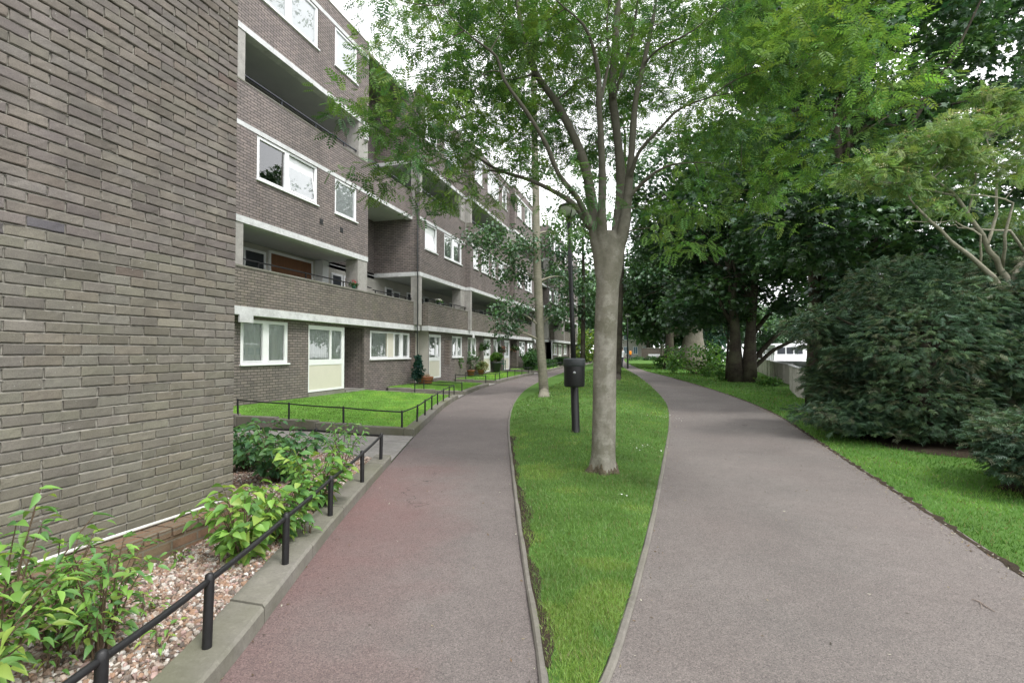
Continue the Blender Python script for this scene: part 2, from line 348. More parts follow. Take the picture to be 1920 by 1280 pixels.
# ------------------------------------------------------------------ world, sun, camera
W=bpy.data.worlds.new('World'); S.world=W; W.use_nodes=True
wt=W.node_tree; wt.nodes.clear()
SUN_EL, SUN_AZ = math.radians(58), math.radians(118)       # azimuth measured clockwise from +Y
sky=wt.nodes.new('ShaderNodeTexSky'); sky.sky_type='NISHITA'; sky.sun_disc=False; sky.sun_elevation=SUN_EL; sky.sun_rotation=SUN_AZ
hs=wt.nodes.new('ShaderNodeHueSaturation'); hs.inputs['Saturation'].default_value=.22; hs.inputs['Value'].default_value=1.
tc=wt.nodes.new('ShaderNodeTexCoord'); cn=wt.nodes.new('ShaderNodeTexNoise'); cn.inputs['Scale'].default_value=2.2; cn.inputs['Detail'].default_value=5
cr=wt.nodes.new('ShaderNodeValToRGB'); cr.color_ramp.elements[0].position=.3; cr.color_ramp.elements[0].color=(.80,.82,.85,1); cr.color_ramp.elements[1].position=.7; cr.color_ramp.elements[1].color=(1,1,1,1)
vm=wt.nodes.new('ShaderNodeVectorMath'); vm.operation='SCALE'; vm.inputs['Scale'].default_value=15.5
mx=wt.nodes.new('ShaderNodeMix'); mx.data_type='RGBA'; mx.inputs[0].default_value=.75       # a closed white cloud deck over the sky
bg=wt.nodes.new('ShaderNodeBackground'); bg.inputs['Strength'].default_value=.12; wo=wt.nodes.new('ShaderNodeOutputWorld')
L_=wt.links.new
L_(sky.outputs[0],hs.inputs['Color']); L_(tc.outputs['Generated'],cn.inputs['Vector']); L_(cn.outputs[0],cr.inputs[0]); L_(cr.outputs[0],vm.inputs[0])
L_(hs.outputs[0],mx.inputs[6]); L_(vm.outputs[0],mx.inputs[7]); L_(mx.outputs[2],bg.inputs[0]); L_(bg.outputs[0],wo.inputs[0])
sl=bpy.data.lights.new('sun','SUN'); sl.energy=1.5; sl.angle=math.radians(13); sl.color=(1,.965,.91)
so=bpy.data.objects.new('sun',sl); COL.objects.link(so)
sd=np.array([math.sin(SUN_AZ)*math.cos(SUN_EL),math.cos(SUN_AZ)*math.cos(SUN_EL),math.sin(SUN_EL)])
from mathutils import Vector, Matrix
so.rotation_euler=Vector(sd).to_track_quat('Z','Y').to_euler()
cd=bpy.data.cameras.new('camera'); co=bpy.data.objects.new('camera',cd); COL.objects.link(co)
cd.sensor_width=36; cd.lens=F/1920*36; cd.clip_start=.05; cd.clip_end=1500
co.location=CP; co.rotation_euler=(PI/2+pitch,0,yaw); S.camera=co
S.view_settings.view_transform='Standard'; S.view_settings.look='None'; S.view_settings.exposure=.84; S.view_settings.gamma=1
S.cycles.max_bounces=8; S.cycles.transparent_max_bounces=12; S.cycles.diffuse_bounces=4; S.cycles.sample_clamp_indirect=6

# ------------------------------------------------------------------ ground, paths, kerbs
def resample(pts,n):
    pts=np.array(pts,float); d=np.r_[0,np.cumsum(np.linalg.norm(np.diff(pts,axis=0),axis=1))]
    # smooth by chaikin first
    for _ in range(2):
        q=[pts[0]]
        for a,b in zip(pts[:-1],pts[1:]): q+= [a*.75+b*.25,a*.25+b*.75]
        q.append(pts[-1]); pts=np.array(q)
    d=np.r_[0,np.cumsum(np.linalg.norm(np.diff(pts,axis=0),axis=1))]
    t=np.linspace(0,d[-1],n); return np.stack([np.interp(t,d,pts[:,k]) for k in range(pts.shape[1])],1)
def by_y(poly, ys):
    p=resample(poly,400); o=np.argsort(p[:,1]); return np.interp(ys,p[o,1],p[o,0])
XY=lambda L: [tuple(G(*p)[:2]) for p in L]
LL=[(-1.15,-4),(-1.55,0),(-1.85,1.2)]+XY([(415,1280),(560,1080),(640,975),(735,865),(785,808),(850,748),(925,720),(1000,702),(1045,693)])
LR=[(-.42,1.9)]+XY([(1015,1280),(985,1100),(965,950),(948,780),(975,735),(1010,715),(1060,697)])
RL=[(-.36,1.9)]+XY([(1150,1280),(1200,1100),(1235,950),(1262,780),(1247,745),(1200,706),(1172,692)])
RR=[(2.7,-4),(2.6,2)]+XY([(1920,1080),(1740,960),(1560,845),(1450,770),(1340,730),(1250,705),(1195,692)])
LL+= [(LL[-1][0]-1.2,75),(LL[-1][0]-4,140)]; LR+=[(LR[-1][0]-.9,62)]; RL+=[(RL[-1][0]-1.9,62)]; RR+=[(RR[-1][0]-3,75),(RR[-1][0]-6,140)]
def sheet(name, mat, xa, xb, ys, zf, nx, kind='structure'):
    rows=[]
    for x0,x1,y in zip(xa,xb,ys):
        t=np.linspace(0,1,nx); xs=x0+(x1-x0)*t
        rows.append([(x,y,zf(x,y,tt)) for x,tt in zip(xs,t)])
    mb=MB(); mb.grid(rows); o=mb.build(name,mat,smooth=True); tag(o,kind=kind); return o
# terrain: one sheet to the horizon, falling to the river on the right beyond the boundary wall
def terrain_z(x,y):
    z=float(gz(y))-.035
    if x>9: z-=min(1.6,(x-9)*.8)
    return z
gx=np.r_[-400,-200,-100,-60,-40,np.arange(-30,9.1,1.5),9.5,10,11,13,16]; gy=np.r_[-60,-30,-15,np.arange(-6,70,1.6),75,85,100,130,180,260,400,700]
mb=MB(); mb.grid([[(x,y,terrain_z(x,y)) for x in gx] for y in gy]); tag(mb.build('ground',M['turf'],smooth=True),kind='structure')
mb=MB(); mb.grid([[(x,y,-1.25) for x in (12,30,80,300,900)] for y in (-200,0,50,200,700)]); tag(mb.build('river_water',M['water']),kind='structure')
ys=np.r_[np.linspace(-4,1.9,12),np.linspace(2.1,12,50),np.linspace(12.5,62,70)]
lrx=by_y(LR,ys); rlx=by_y(RL,ys); split=ys>1.95
mid=np.where(split,lrx,-.39); mid2=np.where(split,rlx,-.39)
flat=lambda x,y,t: float(gz(y))
sheet('left_path',M['asphalt_l'],by_y(LL,ys),mid+.02,ys,flat,6)
sheet('right_path',M['asphalt_r'],mid2-.02,by_y(RR,ys)+.03,ys,lambda x,y,t: float(gz(y))+.0015,6)
yf=np.linspace(62,140,20); sheet('far_path',M['asphalt_r'],by_y(LL,yf),by_y(RR,yf),yf,flat,4)
# verge between the paths, gently domed
yv=np.r_[np.linspace(2.0,12,60),np.linspace(12.4,62,70)]
def verge_z(x,y,t): return float(gz(y))+.02+.16*min(1,max(0,(y-3)/9))*4*t*(1-t)
va,vb=by_y(LR,yv)+.05,by_y(RL,yv)-.05
sheet('verge',M['turf'],va,vb,yv,verge_z,9)
def verge_h(x,y):
    a=np.interp(y,yv,va); b=np.interp(y,yv,vb); t=np.clip((x-a)/np.maximum(b-a,.05),0,1); return gz(y)+.02+.16*np.clip((y-3)/9,0,1)*4*t*(1-t)
def strip(name, mat, path, w, h, side, y0, y1, base=-.05, jitter=.0):
    """a run of edging stones along a path edge; side=+1 to the right of it"""
    yy=np.arange(y0,y1,.25); xs=by_y(path,yy); rows=[]
    for i,(x,y) in enumerate(zip(xs,yy)):
        z=float(gz(y)); j=math.sin(i*1.7)*jitter+random.uniform(-1,1)*jitter*.4
        a,b=(x,x+w) if side>0 else (x-w,x)
        e=.012
        rows.append([(a,y,z+base),(a,y,z+h-e+j),(a+e,y,z+h+j),(b-e,y,z+h+j),(b,y,z+h-e+j),(b,y,z+base)])
    mb=MB(); mb.grid(rows); mb.face([rows[0][k] for k in range(6)]); mb.face([rows[-1][k] for k in range(5,-1,-1)])
    return tag(mb.build(name,mat),kind='structure')
strip('kerb',M['edging'],LR,.05,.03,1,2.0,60,jitter=.006)
strip('kerb',M['edging'],RL,.05,.028,-1,2.0,60,jitter=.006)
# wide low kerb wall of the gravel bed (broken joints every 0.9 m) and those of the two lawns
def kerb_wall(path, w, h, side, y0, y1, joint=.92):
    y=y0; mb=MB()
    while y<y1-.05:
        e=min(y+joint,y1); yy=np.linspace(y+.004,e-.004,5); xs=by_y(path,yy); rows=[]
        dz=random.uniform(-.006,.006)
        for x,yq in zip(xs,yy):
            z=float(gz(yq)); a,b=(x-w,x) if side<0 else (x,x+w); c=.018
            rows.append([(b,yq,z-.05),(b,yq,z+h-c+dz),(b-c,yq,z+h+dz),(a+c,yq,z+h+dz),(a,yq,z+h-c+dz),(a,yq,z-.05)])
        mb.grid(rows); mb.face(rows[0][::-1]); mb.face(rows[-1]); y=e
    return tag(mb.build('kerb',M['kerb']),kind='structure')
BEDY1=6.85
kerb_wall(LL,.27,.11,-1,-2.0,BEDY1)
# ------------------------------------------------------------------ the near brick end wall (X = -3.72, ends at Y = 3.82)
NX, NY1, NZ0 = -3.72, 3.82, .33
tower=thing('brick_building',(-6.8,.5,0),'tall windowless end wall of weathered grey brown brick beside the gravel bed','building')
def near_bricks():
    rows=int((8.4-NZ0)/.0722); P=[];Cc=[];Lh=[]
    pal=np.array([(.152,.142,.124),(.160,.150,.130),(.150,.142,.128),(.156,.150,.136),(.160,.145,.126),(.140,.130,.120),(.158,.152,.130),(.148,.137,.128)])
    dark=np.array([(.100,.090,.097),(.150,.122,.110),(.122,.120,.128)])
    for r in range(rows):
        z=NZ0+r*.0722+.0361; off=.1085*(r%2); y=NY1-off if off else NY1
        first=True
        while y>-2.2:
            l=.217 if not (first and r%2) else .1085
            if first and r%2: y=NY1; 
            ln=l
            if random.random()<.012: ln=.1085
            P.append((NX+rng.normal(0,.0018),y-ln/2,z+rng.normal(0,.0012))); Lh.append(ln-.010)
            c=pal[rng.integers(len(pal))]*np.clip(rng.normal(1.17,.115),.85,1.5)*np.array([1.01,1.,.985])
            if rng.random()<.008+.014*(z>2.5): c=dark[rng.integers(3)]
            if z>2.4: c=c*np.array([1.,.955,1.02])
            Cc.append(c); y-=ln; first=False
    P=np.array(P); Lh=np.array(Lh); Cc=np.array(Cc); n=len(P)
    # template: front 6x3 grid, bevel ring, back ring  (x out of the wall, y along, z up)
    ny,nz=6,3; tv=[]; idx={}
    for i in range(ny):
        for j in range(nz): idx[i,j]=len(tv); tv.append((0,-.5+i/(ny-1),-.5+j/(nz-1)))
    ring=[(i,0) for i in range(ny)]+[(ny-1,1)]+[(i,2) for i in range(ny-1,-1,-1)]+[(0,1)]
    tf=[(idx[i,j],idx[i+1,j],idx[i+1,j+1],idx[i,j+1]) for i in range(ny-1) for j in range(nz-1)]
    r1=len(tv); 
    for (i,j) in ring: tv.append((-.005,-.5+i/(ny-1),-.5+j/(nz-1)))
    r2=len(tv)
    for (i,j) in ring: tv.append((-.03,-.5+i/(ny-1),-.5+j/(nz-1)))
    k=len(ring)
    for a in range(k):
        b=(a+1)%k; ia,ib=idx[ring[a]],idx[ring[b]]
        tf.append((ib,ia,r1+a,r1+b)); tf.append((r1+b,r1+a,r2+a,r2+b))
    tv=np.array(tv); nv=len(tv)
    hz=.0625
    V=np.zeros((n,nv,3)); V[:,:,0]=tv[None,:,0]
    V[:,:,1]=tv[None,:,1]*Lh[:,None]; V[:,:,2]=tv[None,:,2]*hz
    # inner front ring is drawn in by the worn arris; edges wander; the front face is slightly uneven
    inner=np.arange(ny*nz); sgny=np.sign(tv[:,1]); 
    for v in range(ny*nz):
        if abs(tv[v,1])>.49: V[:,v,1]-=np.sign(tv[v,1])*.005
        if abs(tv[v,2])>.49: V[:,v,2]-=np.sign(tv[v,2])*.005
    V[:,:ny*nz,0]+=rng.normal(0,.0006,(n,ny*nz))
    ed=rng.normal(0,.0016,(n,k)); chip=(rng.random((n,k))<.012)*rng.uniform(.002,.006,(n,k))
    for a,(i,j) in enumerate(ring):
        dz=np.sign(tv[idx[i,j],2]); dy=np.sign(tv[idx[i,j],1]) if i in (0,ny-1) else 0
        for base in (r1,r2): V[:,base+a,2]+=dz*(ed[:,a]-chip[:,a]); V[:,base+a,1]+=dy*(ed[:,a]-chip[:,a])
        V[:,idx[i,j],2]-=dz*chip[:,a]; V[:,idx[i,j],0]-=chip[:,a]*.5
    tilt=rng.normal(0,.006,n); V[:,:,2]+=tilt[:,None]*V[:,:,1]; V[:,:,0]+=rng.normal(0,.007,n)[:,None]*V[:,:,1]
    V+=P[:,None,:]
    lt=np.array([len(f) for f in tf]); lp=np.array([i for f in tf for i in f])
    L=(lp[None,:]+np.arange(n)[:,None]*nv).ravel()
    me=raw_mesh('wall',V.reshape(-1,3),L,np.tile(lt,n),M['nearbrick'],False,np.repeat(Cc,nv,axis=0),ORG[tower.name])
    wall=link('wall',me,tower)
    mb=MB()                                     # weather-struck mortar: flush below, cut back under the brick above
    for r in range(rows+1):
        z=NZ0+r*.0722-.006
        mb.face([(NX-.003,-2.2,z-.001),(NX-.003,NY1-.004,z-.001),(NX-.022,NY1-.004,z+.012),(NX-.022,-2.2,z+.012)])
        mb.face([(NX-.012,-2.2,z+.011),(NX-.012,NY1-.004,z+.011),(NX-.012,NY1-.004,z+.0712),(NX-.012,-2.2,z+.0712)])
    mb.face([(NX-.023,-2.2,NZ0-.01),(NX-.023,NY1-.004,NZ0-.01),(NX-.023,NY1-.004,8.4),(NX-.023,-2.2,8.4)])
    mb.build('mortar',M['mortar'],wall)
near_bricks()
mb=MB()
mb.box(-9.9,NX-.028,-14,NY1-.003,0,8.4); mb.face([(NX-.003,-14,.33),(NX-.003,-2.2,.33),(NX-.003,-2.2,8.4),(NX-.003,-14,8.4)])
mb.build('wall',M['facade'],tower)
mb=MB(); mb.box(-10,NX+.04,-14.1,NY1+.04,8.4,8.6,.01); mb.build('coping',M['concrete'],tower)
# low brick ledge at its foot, with a white pipe lying along it
def ledge():
    mb=MB(); y=-2.
    while y<NY1-.02:
        e=min(y+.108,NY1-.01); x=NX+.205+random.uniform(-.006,.006); z=.325+random.uniform(-.005,.005)
        mb.box(NX-.02,x,y+.004,e-.004,.255,z,.005); y+=.112
    mb.box(NX-.02,NX+.195,-2,NY1-.015,-.05,.255)
    return mb.build('ledge',M['plinth'],tower)
ledge()
mb=MB(); pts=[]
for y in np.linspace(-1.2,3.72,22): pts.append((NX+.035+.008*math.sin(y*2.3),y,.343+.005*math.sin(y*3.1)))
mb.tube(pts,.0125,8)
tag(mb.build('pipe',M['wire'],smooth=True),'thin white pipe lying along the brick ledge of the end wall','pipe')

# ------------------------------------------------------------------ the terrace of flats
flats=thing('apartment_building',(-10,10,0),'long five storey brown brick block of flats with access decks and white windows','building')
def wall_x(mb,X,y0,y1,z0,z1,holes=(),rev=.10):
    ya=sorted({y0,y1,*[h[0] for h in holes],*[h[1] for h in holes]}); za=sorted({z0,z1,*[h[2] for h in holes],*[h[3] for h in holes]})
    for a,b in zip(ya[:-1],ya[1:]):
        for c,d in zip(za[:-1],za[1:]):
            m=((a+b)/2,(c+d)/2)
            if any(h[0]<m[0]<h[1] and h[2]<m[1]<h[3] for h in holes): continue
            mb.face([(X,a,c),(X,b,c),(X,b,d),(X,a,d)])
    for h in holes:
        a,b,c,d=h[:4]; R=X-rev
        mb.face([(X,a,c),(X,a,d),(R,a,d),(R,a,c)]); mb.face([(X,b,d),(X,b,c),(R,b,c),(R,b,d)])
        mb.face([(X,a,d),(X,b,d),(R,b,d),(R,a,d)]); mb.face([(X,b,c),(X,a,c),(R,a,c),(R,b,c)])
def wall_y(mb,Y,x0,x1,z0,z1,sgn=-1):        # faces -Y by default
    q=[(x0,Y,z0),(x1,Y,z0),(x1,Y,z1),(x0,Y,z1)]
    mb.face(q if sgn<0 else q[::-1])
def curtain_mesh(X,y0,y1,z0,z1,amp=.022,seed=0):
    r=random.Random(seed); n=max(10,int((y1-y0)/.018)); ph=r.random()*6; rows=[]
    ysn=np.linspace(y0,y1,n); xs=[X+amp*(math.sin(y*46+ph+2*math.sin(y*7+ph))+.4*math.sin(y*101)) for y in ysn]
    mb=MB(); mb.grid([[(x,y,z0) for x,y in zip(xs,ysn)],[(x*.0+x,y,(z0+z1)/2) for x,y in zip(xs,ysn)],[(x*.5+X*.5,y,z1) for x,y in zip(xs,ysn)]]); return mb
WC=[0]
def window(X,y0,y1,z0,z1,panes,parent=None,sill=True,curtain=.0,openp=None,panel=None,label=None):
    """white plastic window set in a wall plane at X; panes = list of (fraction0, fraction1) glazed lights"""
    parent=parent or flats; fr=MB(); xo,xi=X-.03,X-.09; fw=.055
    W_=y1-y0; PL=[(y0+W_*a,y0+W_*b) for a,b in panes]
    zb=z0+fw; zt=z1-fw
    fr.box(xi,xo,y0,y1,z0,zb); fr.box(xi,xo,y0,y1,zt,z1)
    edges=[y0]+[v for p in PL for v in p]+[y1]
    for a,b in zip(edges[0::2],edges[1::2]): fr.box(xi,xo,a,max(b,a+.02),zb,zt)
    for k,(a,b) in enumerate(PL):                     # inner casement bead of each light
        if openp==k: continue
        c=.028
        fr.box(xi+.012,xo+.012,a,b,zb,zb+c); fr.box(xi+.012,xo+.012,a,b,zt-c,zt); fr.box(xi+.012,xo+.012,a,a+c,zb+c,zt-c); fr.box(xi+.012,xo+.012,b-c,b,zb+c,zt-c)
    f=fr.build('window',M['upvc'],parent)
    if label: f['label']=label
    for k,(a,b) in enumerate(PL):
        g=MB()
        if openp==k:                                   # light tilted inwards at the top or pushed out at the far edge
            t=.13; fm=MB()
            def T(y,z): s=(z-zb)/(zt-zb); return (xo-.005-t*s*1.2+.03,y,z)
            for (ya,yb,za,zc) in ((a,b,zb,zb+.05),(a,b,zt-.05,zt),(a,a+.05,zb+.05,zt-.05),(b-.05,b,zb+.05,zt-.05)):
                q=[T(ya,za),T(yb,za),T(yb,zc),T(ya,zc)]; q2=[(p[0]-.04,p[1],p[2]) for p in q]
                fm.face(q); fm.face(q2[::-1])
                for i in range(4): fm.face([q[i],q2[i],q2[(i+1)%4],q[(i+1)%4]])
            fm.build('sash',M['upvc'],f)
            g.face([T(a+.05,zb+.05),T(b-.05,zb+.05),T(b-.05,zt-.05),T(a+.05,zt-.05)])
        else: g.face([(xi+.025,a,zb),(xi+.025,b,zb),(xi+.025,b,zt),(xi+.025,a,zt)])
        g.build('pane',M['glass'],f)
    if curtain:
        for k,(a,b) in enumerate(PL):
            WC[0]+=1; gap=(1-curtain)*(b-a)*.5; r=random.Random(WC[0]); sh=gap*(r.random()*2)
            curtain_mesh(X-.115,a-.02+sh*.8,b+.02-(2*gap-sh)*.8,z0+.0,z1-.02,.016,seed=WC[0]).build('curtain',M['net'],f,smooth=True)
    if sill:
        s=MB(); s.box(X-.09,X+.055,y0-.03,y1+.03,z0-.045,z0-.002,.006); s.build('sill',M['upvc'],f)
    return f
def french(X,y0,y1,zb,zt,flip=False,seed=0):
    """tall white unit: two glazed lights over a cream panel, with a cream side strip"""
    f=MB(); xo,xi=X-.02,X-.08; zm=1.42
    f.box(xi,xo,y0,y1,zb,zb+.07); f.box(xi,xo,y0,y1,zt-.12,zt); f.box(xi,xo,y0,y1,zm-.17,zm)
    w=y1-y0; cs=y0+w*(.60 if not flip else .40)
    for a,b,lo in ((y0,y0+.06,zb+.07),(y1-.14,y1,zb+.07),(cs-.04,cs+.04,zm)): 
        f.box(xi,xo,a,b,lo if lo>1 else lo,zm-.17 if lo<1 else zt-.12)
        if lo<1: f.box(xi,xo,a,b,zm,zt-.12)
    o=f.build('window',M['upvc'],flats)
    p=MB(); p.box(xi+.01,xo-.012,y0+.06,y1-.14,zb+.07,zm-.17); p.build('panel',M['cream'],o)
    for a,b in ((y0+.06,cs-.04),(cs+.04,y1-.14)):
        g=MB(); g.face([(xi+.02,a,zm),(xi+.02,b,zm),(xi+.02,b,zt-.12),(xi+.02,a,zt-.12)]); g.build('pane',M['glass'],o)
        WC[0]+=1; curtain_mesh(X-.115,a-.02,b+.02,zm-.02,zt-.08,.016,seed=WC[0]+50).build('curtain',M['net'],o,smooth=True)
    return o
ZF0,ZF1=2.59,2.80; ZP1=3.80; ZB1=4.93; ZB1t=5.10; ZL2,ZL2t=7.38,7.50; ZP3=8.52; ZB3,ZB3t=9.83,9.98; ZL4,ZL4t=12.37,12.50; ZR=12.93
XB=-11.85            # back wall of the decks
def part(name,mat,*boxes,bev=0,parent=None,smooth=False):
    mb=MB()
    for b in boxes: mb.box(*b,bev)
    return mb.build(name,M[mat],parent or flats,smooth)
def railing(X,y0,y1,z0,h,mat='black',step=1.55,wide=.045):
    mb=MB(); y=y0+.15
    mb.box(X-wide/2,X+wide/2,y0,y1,z0+h-.03,z0+h)
    while y<y1-.05: mb.box(X-.015,X+.015,y-.015,y+.015,z0-.01,z0+h-.03); y+=step
    return mb.build('railing',M[mat],flats)
def upper_block(y0,y1,X,w2,w4,endwall=False,col_far=True,col_near=True,deck_items=True,pier=False):
    """one bay of upper storeys: deck, bedroom storey, deck, top storey"""
    mb=MB(); wall_x(mb,X,y0,y1,ZB1t,ZP3,[(a,b,6.2,7.375) for a,b,*_ in w2])
    mb.face([(X,y0,ZP3),(X,y1,ZP3),(X-.22,y1,ZP3),(X-.22,y0,ZP3)]); mb.face([(X-.22,y0,7.5),(X-.22,y0,ZP3),(X-.22,y1,ZP3),(X-.22,y1,7.5)])
    wall_y(mb,y0,XB-3 if not endwall else XB,X,ZB1t,ZL2t); wall_y(mb,y0,X-.22,X,ZL2t,ZP3); wall_y(mb,y1,XB,X,ZB1t,ZL2t,1); wall_y(mb,y1,X-.22,X,ZL2t,ZP3,1)
    mb.build('wall',M['facade'],flats)
    mb=MB(); wall_x(mb,X,y0,y1,ZB3t,ZR,[(a,b,11.06,12.365) for a,b,*_ in w4])
    wall_y(mb,y0,XB,X,ZB3t,ZR); wall_y(mb,y1,XB,X,ZB3t,ZR,1)
    mb.build('wall',M['facade'],flats)
    part('coping','coping',(X-.3,X+.012,y0-.01,y1+.01,ZR,ZR+.05))
    part('coping','coping',(X-.23,X+.012,y0,y1,ZP3,ZP3+.035))
    part('lintel','concrete',(X-.05,X+.006,y0+.002,y1-.002,ZL2,ZL2t)); part('lintel','concrete',(X-.05,X+.006,y0+.002,y1-.002,ZL4,ZL4t))
    for zb,zt in ((ZB1,ZB1t),(ZB3,ZB3t)):
        boxes=[(X-.26,X+.012,y0,y1,zb,zt)]
        if endwall: boxes.append((XB,X-.26,y0-.012,y0+.24,zb,zt))
        part('beam','concrete',*boxes)
        part('soffit','soffit',(XB,X-.26,y0+(.24 if endwall else 0),y1,zb+.06,zt-.002))
    for z0,z1 in ((2.82,ZB1),(7.52,ZB3)):
        if col_near: part('column','column',(X-.42,X-.012,y0+.02,y0+.26,z0,z1))
        if col_far: part('column','column',(X-.5,X-.012,y1-.62,y1-.02,z0,z1))
    for (wl,z0,z1) in ((w2,6.2,7.375),(w4,11.06,12.365)):
        for a,b,panes,op,cu in wl: window(X,a,b,z0,z1,panes,openp=op,curtain=cu)
    railing(X-.11,y0+.05,y1-.1,ZP3+.035,.235,'railblue',1.5,.06)
two=[(.03,.47),(.53,.97)]; one=[(.05,.95)]; wide=[(.03,.42),(.58,.74),(.80,.97)]
# level slabs, roof and the hidden sides of the whole terrace
TY0,TY1=4.2,62.
part('floor','floorslab',(-16,-9.95,TY0,20.4,ZF0+.02,2.80),(-16,-9.6,20.4,TY1,ZF0+.02,2.80),(-16,XB+.02,TY0,TY1,7.5-.02,7.515),(-10.24,-10.02,16.3,19.8,7.51,7.525))
part('floor','floorslab',(XB,-10.03,10.2,16.28,7.50,7.512),(XB,-9.7,19.82,62,7.50,7.512))
part('roof','coping',(-16,-10.2,TY0,TY1,12.80,12.9))
mb=MB()
wall_x(mb,XB,TY0,TY1,2.8,ZB1t,[]); wall_x(mb,XB,TY0,16.3,7.5,ZR); wall_x(mb,XB,16.3,19.85,5.0,ZR); wall_x(mb,XB,19.85,TY1,7.5,ZR)
wall_y(mb,TY0,-16,XB,0,ZR); wall_y(mb,TY1,-16,-9,0,ZR,1); mb.face([(-16,TY0,0),(-16,TY0,ZR),(-16,TY1,ZR),(-16,TY1,0)])
mb.build('wall',M['facade'],flats)
# part of the first bay hidden behind the near wall
mb=MB(); wall_x(mb,-10.002,TY0,10.22,0,ZR); wall_y(mb,TY0,XB,-10.002,0,ZR); mb.build('wall',M['facade'],flats)
# bay 1
upper_block(10.24,16.3,-10.,[(10.92,13.42,[(.03,.44),(.50,.97)],1,.0),(14.30,15.58,one,None,.9)],
            [(10.9,13.40,[(.03,.45),(.51,.97)],None,.95),(14.25,15.55,one,None,.95)])
# bay 2 .. (each steps a little towards the path)
upper_block(19.82,25.3,-9.65,[(20.35,21.66,one,0,.8),(22.48,24.82,two,None,.9)],[(20.35,21.66,one,None,.9),(22.48,24.82,two,None,.9)],endwall=True,col_far=True,col_near=True)
upper_block(25.3,33.0,-9.35,[(25.75,26.55,one,0,.9),(27.1,28.5,two,None,.9),(29.0,29.8,one,None,.9),(30.4,31.7,two,None,.9)],[(26.0,27.3,one,None,.9),(28.2,30.5,two,None,.9),(31.2,32.3,one,None,.9)])
upper_block(33.0,40.6,-9.0,[(33.7,34.9,one,None,.9),(35.8,38.1,two,None,.9),(38.9,40.0,one,None,.9)],[(33.7,34.9,one,None,.9),(35.8,38.1,two,None,.9),(38.9,40.0,one,None,.9)])
upper_block(44.0,52.0,-8.95,[(44.7,45.9,one,None,.9),(46.8,49.1,two,None,.9),(50.0,51.2,one,None,.9)],[(44.7,45.9,one,None,.9),(46.8,49.1,two,None,.9),(50.0,51.2,one,None,.9)],endwall=True)
upper_block(52.0,61.9,-8.9,[(52.7,54.,one,None,.9),(55.8,58.1,two,None,.9),(59.0,60.2,one,None,.9)],[(52.7,54.,one,None,.9),(55.8,58.1,two,None,.9)],)
# the open gap between bay 1 and bay 2: deck bridging it at the fourth level
for ga,gb,gX in ((16.3,19.81,-10.),(40.6,43.99,-9.05)):
    mb=MB(); wall_x(mb,gX,ga,gb,7.5,ZP3); mb.face([(gX-.22,ga,7.5),(gX-.22,ga,ZP3),(gX-.22,gb,ZP3),(gX-.22,gb,7.5)]); mb.build('wall',M['facade'],flats)
    part('beam','concrete',(gX-.26,gX+.012,ga,gb,7.36,7.50)); part('soffit','soffit',(XB,gX-.26,ga,gb,7.41,7.497))
    part('coping','coping',(gX-.23,gX+.012,ga,gb,ZP3,ZP3+.035)); railing(gX-.11,ga,gb-.1,ZP3+.035,.235,'railblue',1.5,.06)
    part('beam','concrete',(XB,XB+.02,ga,gb,4.86,5.0)); part('floor','floorslab',(XB-.2,XB+.012,ga,gb,5.0,5.02))
part('pane_backing','upvc',(-10.125,-10.115,12.2,13.36,6.26,7.31)); part('pane_backing','upvc',(-10.085,-10.078,14.34,15.54,6.25,7.33)); part('pane_backing','upvc',(-10.085,-10.078,14.29,15.51,11.11,12.32)); part('pane_backing','upvc',(-10.085,-10.078,10.95,13.35,11.11,12.32))  # white sheets added behind panes, mostly standing in for the reflected sky
# vents in bay 1 and the drain pipe at the joint
part('vent','black',(-10.,-9.985,13.53,13.68,5.66,5.82)); part('vent','black',(-10.,-9.985,14.6,14.75,5.64,5.80))
mb=MB(); mb.tube([(-9.70,19.74,.2),(-9.70,19.74,12.8)],.024,8); mb.build('drain_pipe',M['planter'],flats,True)
part('bulkhead_light','upvc',(-9.98,-9.88,16.0,16.12,9.3,9.55))
# access deck parapets with stained brick, white band below
for (py0,py1,pX) in ((8.6,20.40,-9.93),(20.40,46.9,-9.50),(46.9,61.9,-8.95)):
    mb=MB(); wall_x(mb,pX,py0,py1,ZF1,ZP1); wall_y(mb,py0,pX-.45,pX,ZF1,ZP1)
    mb.face([(pX-.22,py0,ZF1),(pX-.22,py0,ZP1),(pX-.22,py1,ZP1),(pX-.22,py1,ZF1)]); mb.build('parapet',M['parapet'],flats)
    part('coping','coping',(pX-.23,pX+.015,py0,py1,ZP1-.01,ZP1+.035))
    part('fascia','concrete',(pX-.30,pX+.02,py0-.02,py1,ZF0,ZF1))
railing(-10.04,9.0,16.6,ZP1,.235,'black',1.9,.05); railing(-10.04,16.75,20.3,ZP1-.06,.235,'black',1.2,.05)
railing(-9.61,20.5,46.8,ZP1,.235,'black',1.5,.05); railing(-9.06,47,61.8,ZP1,.235,'black',1.6,.05)
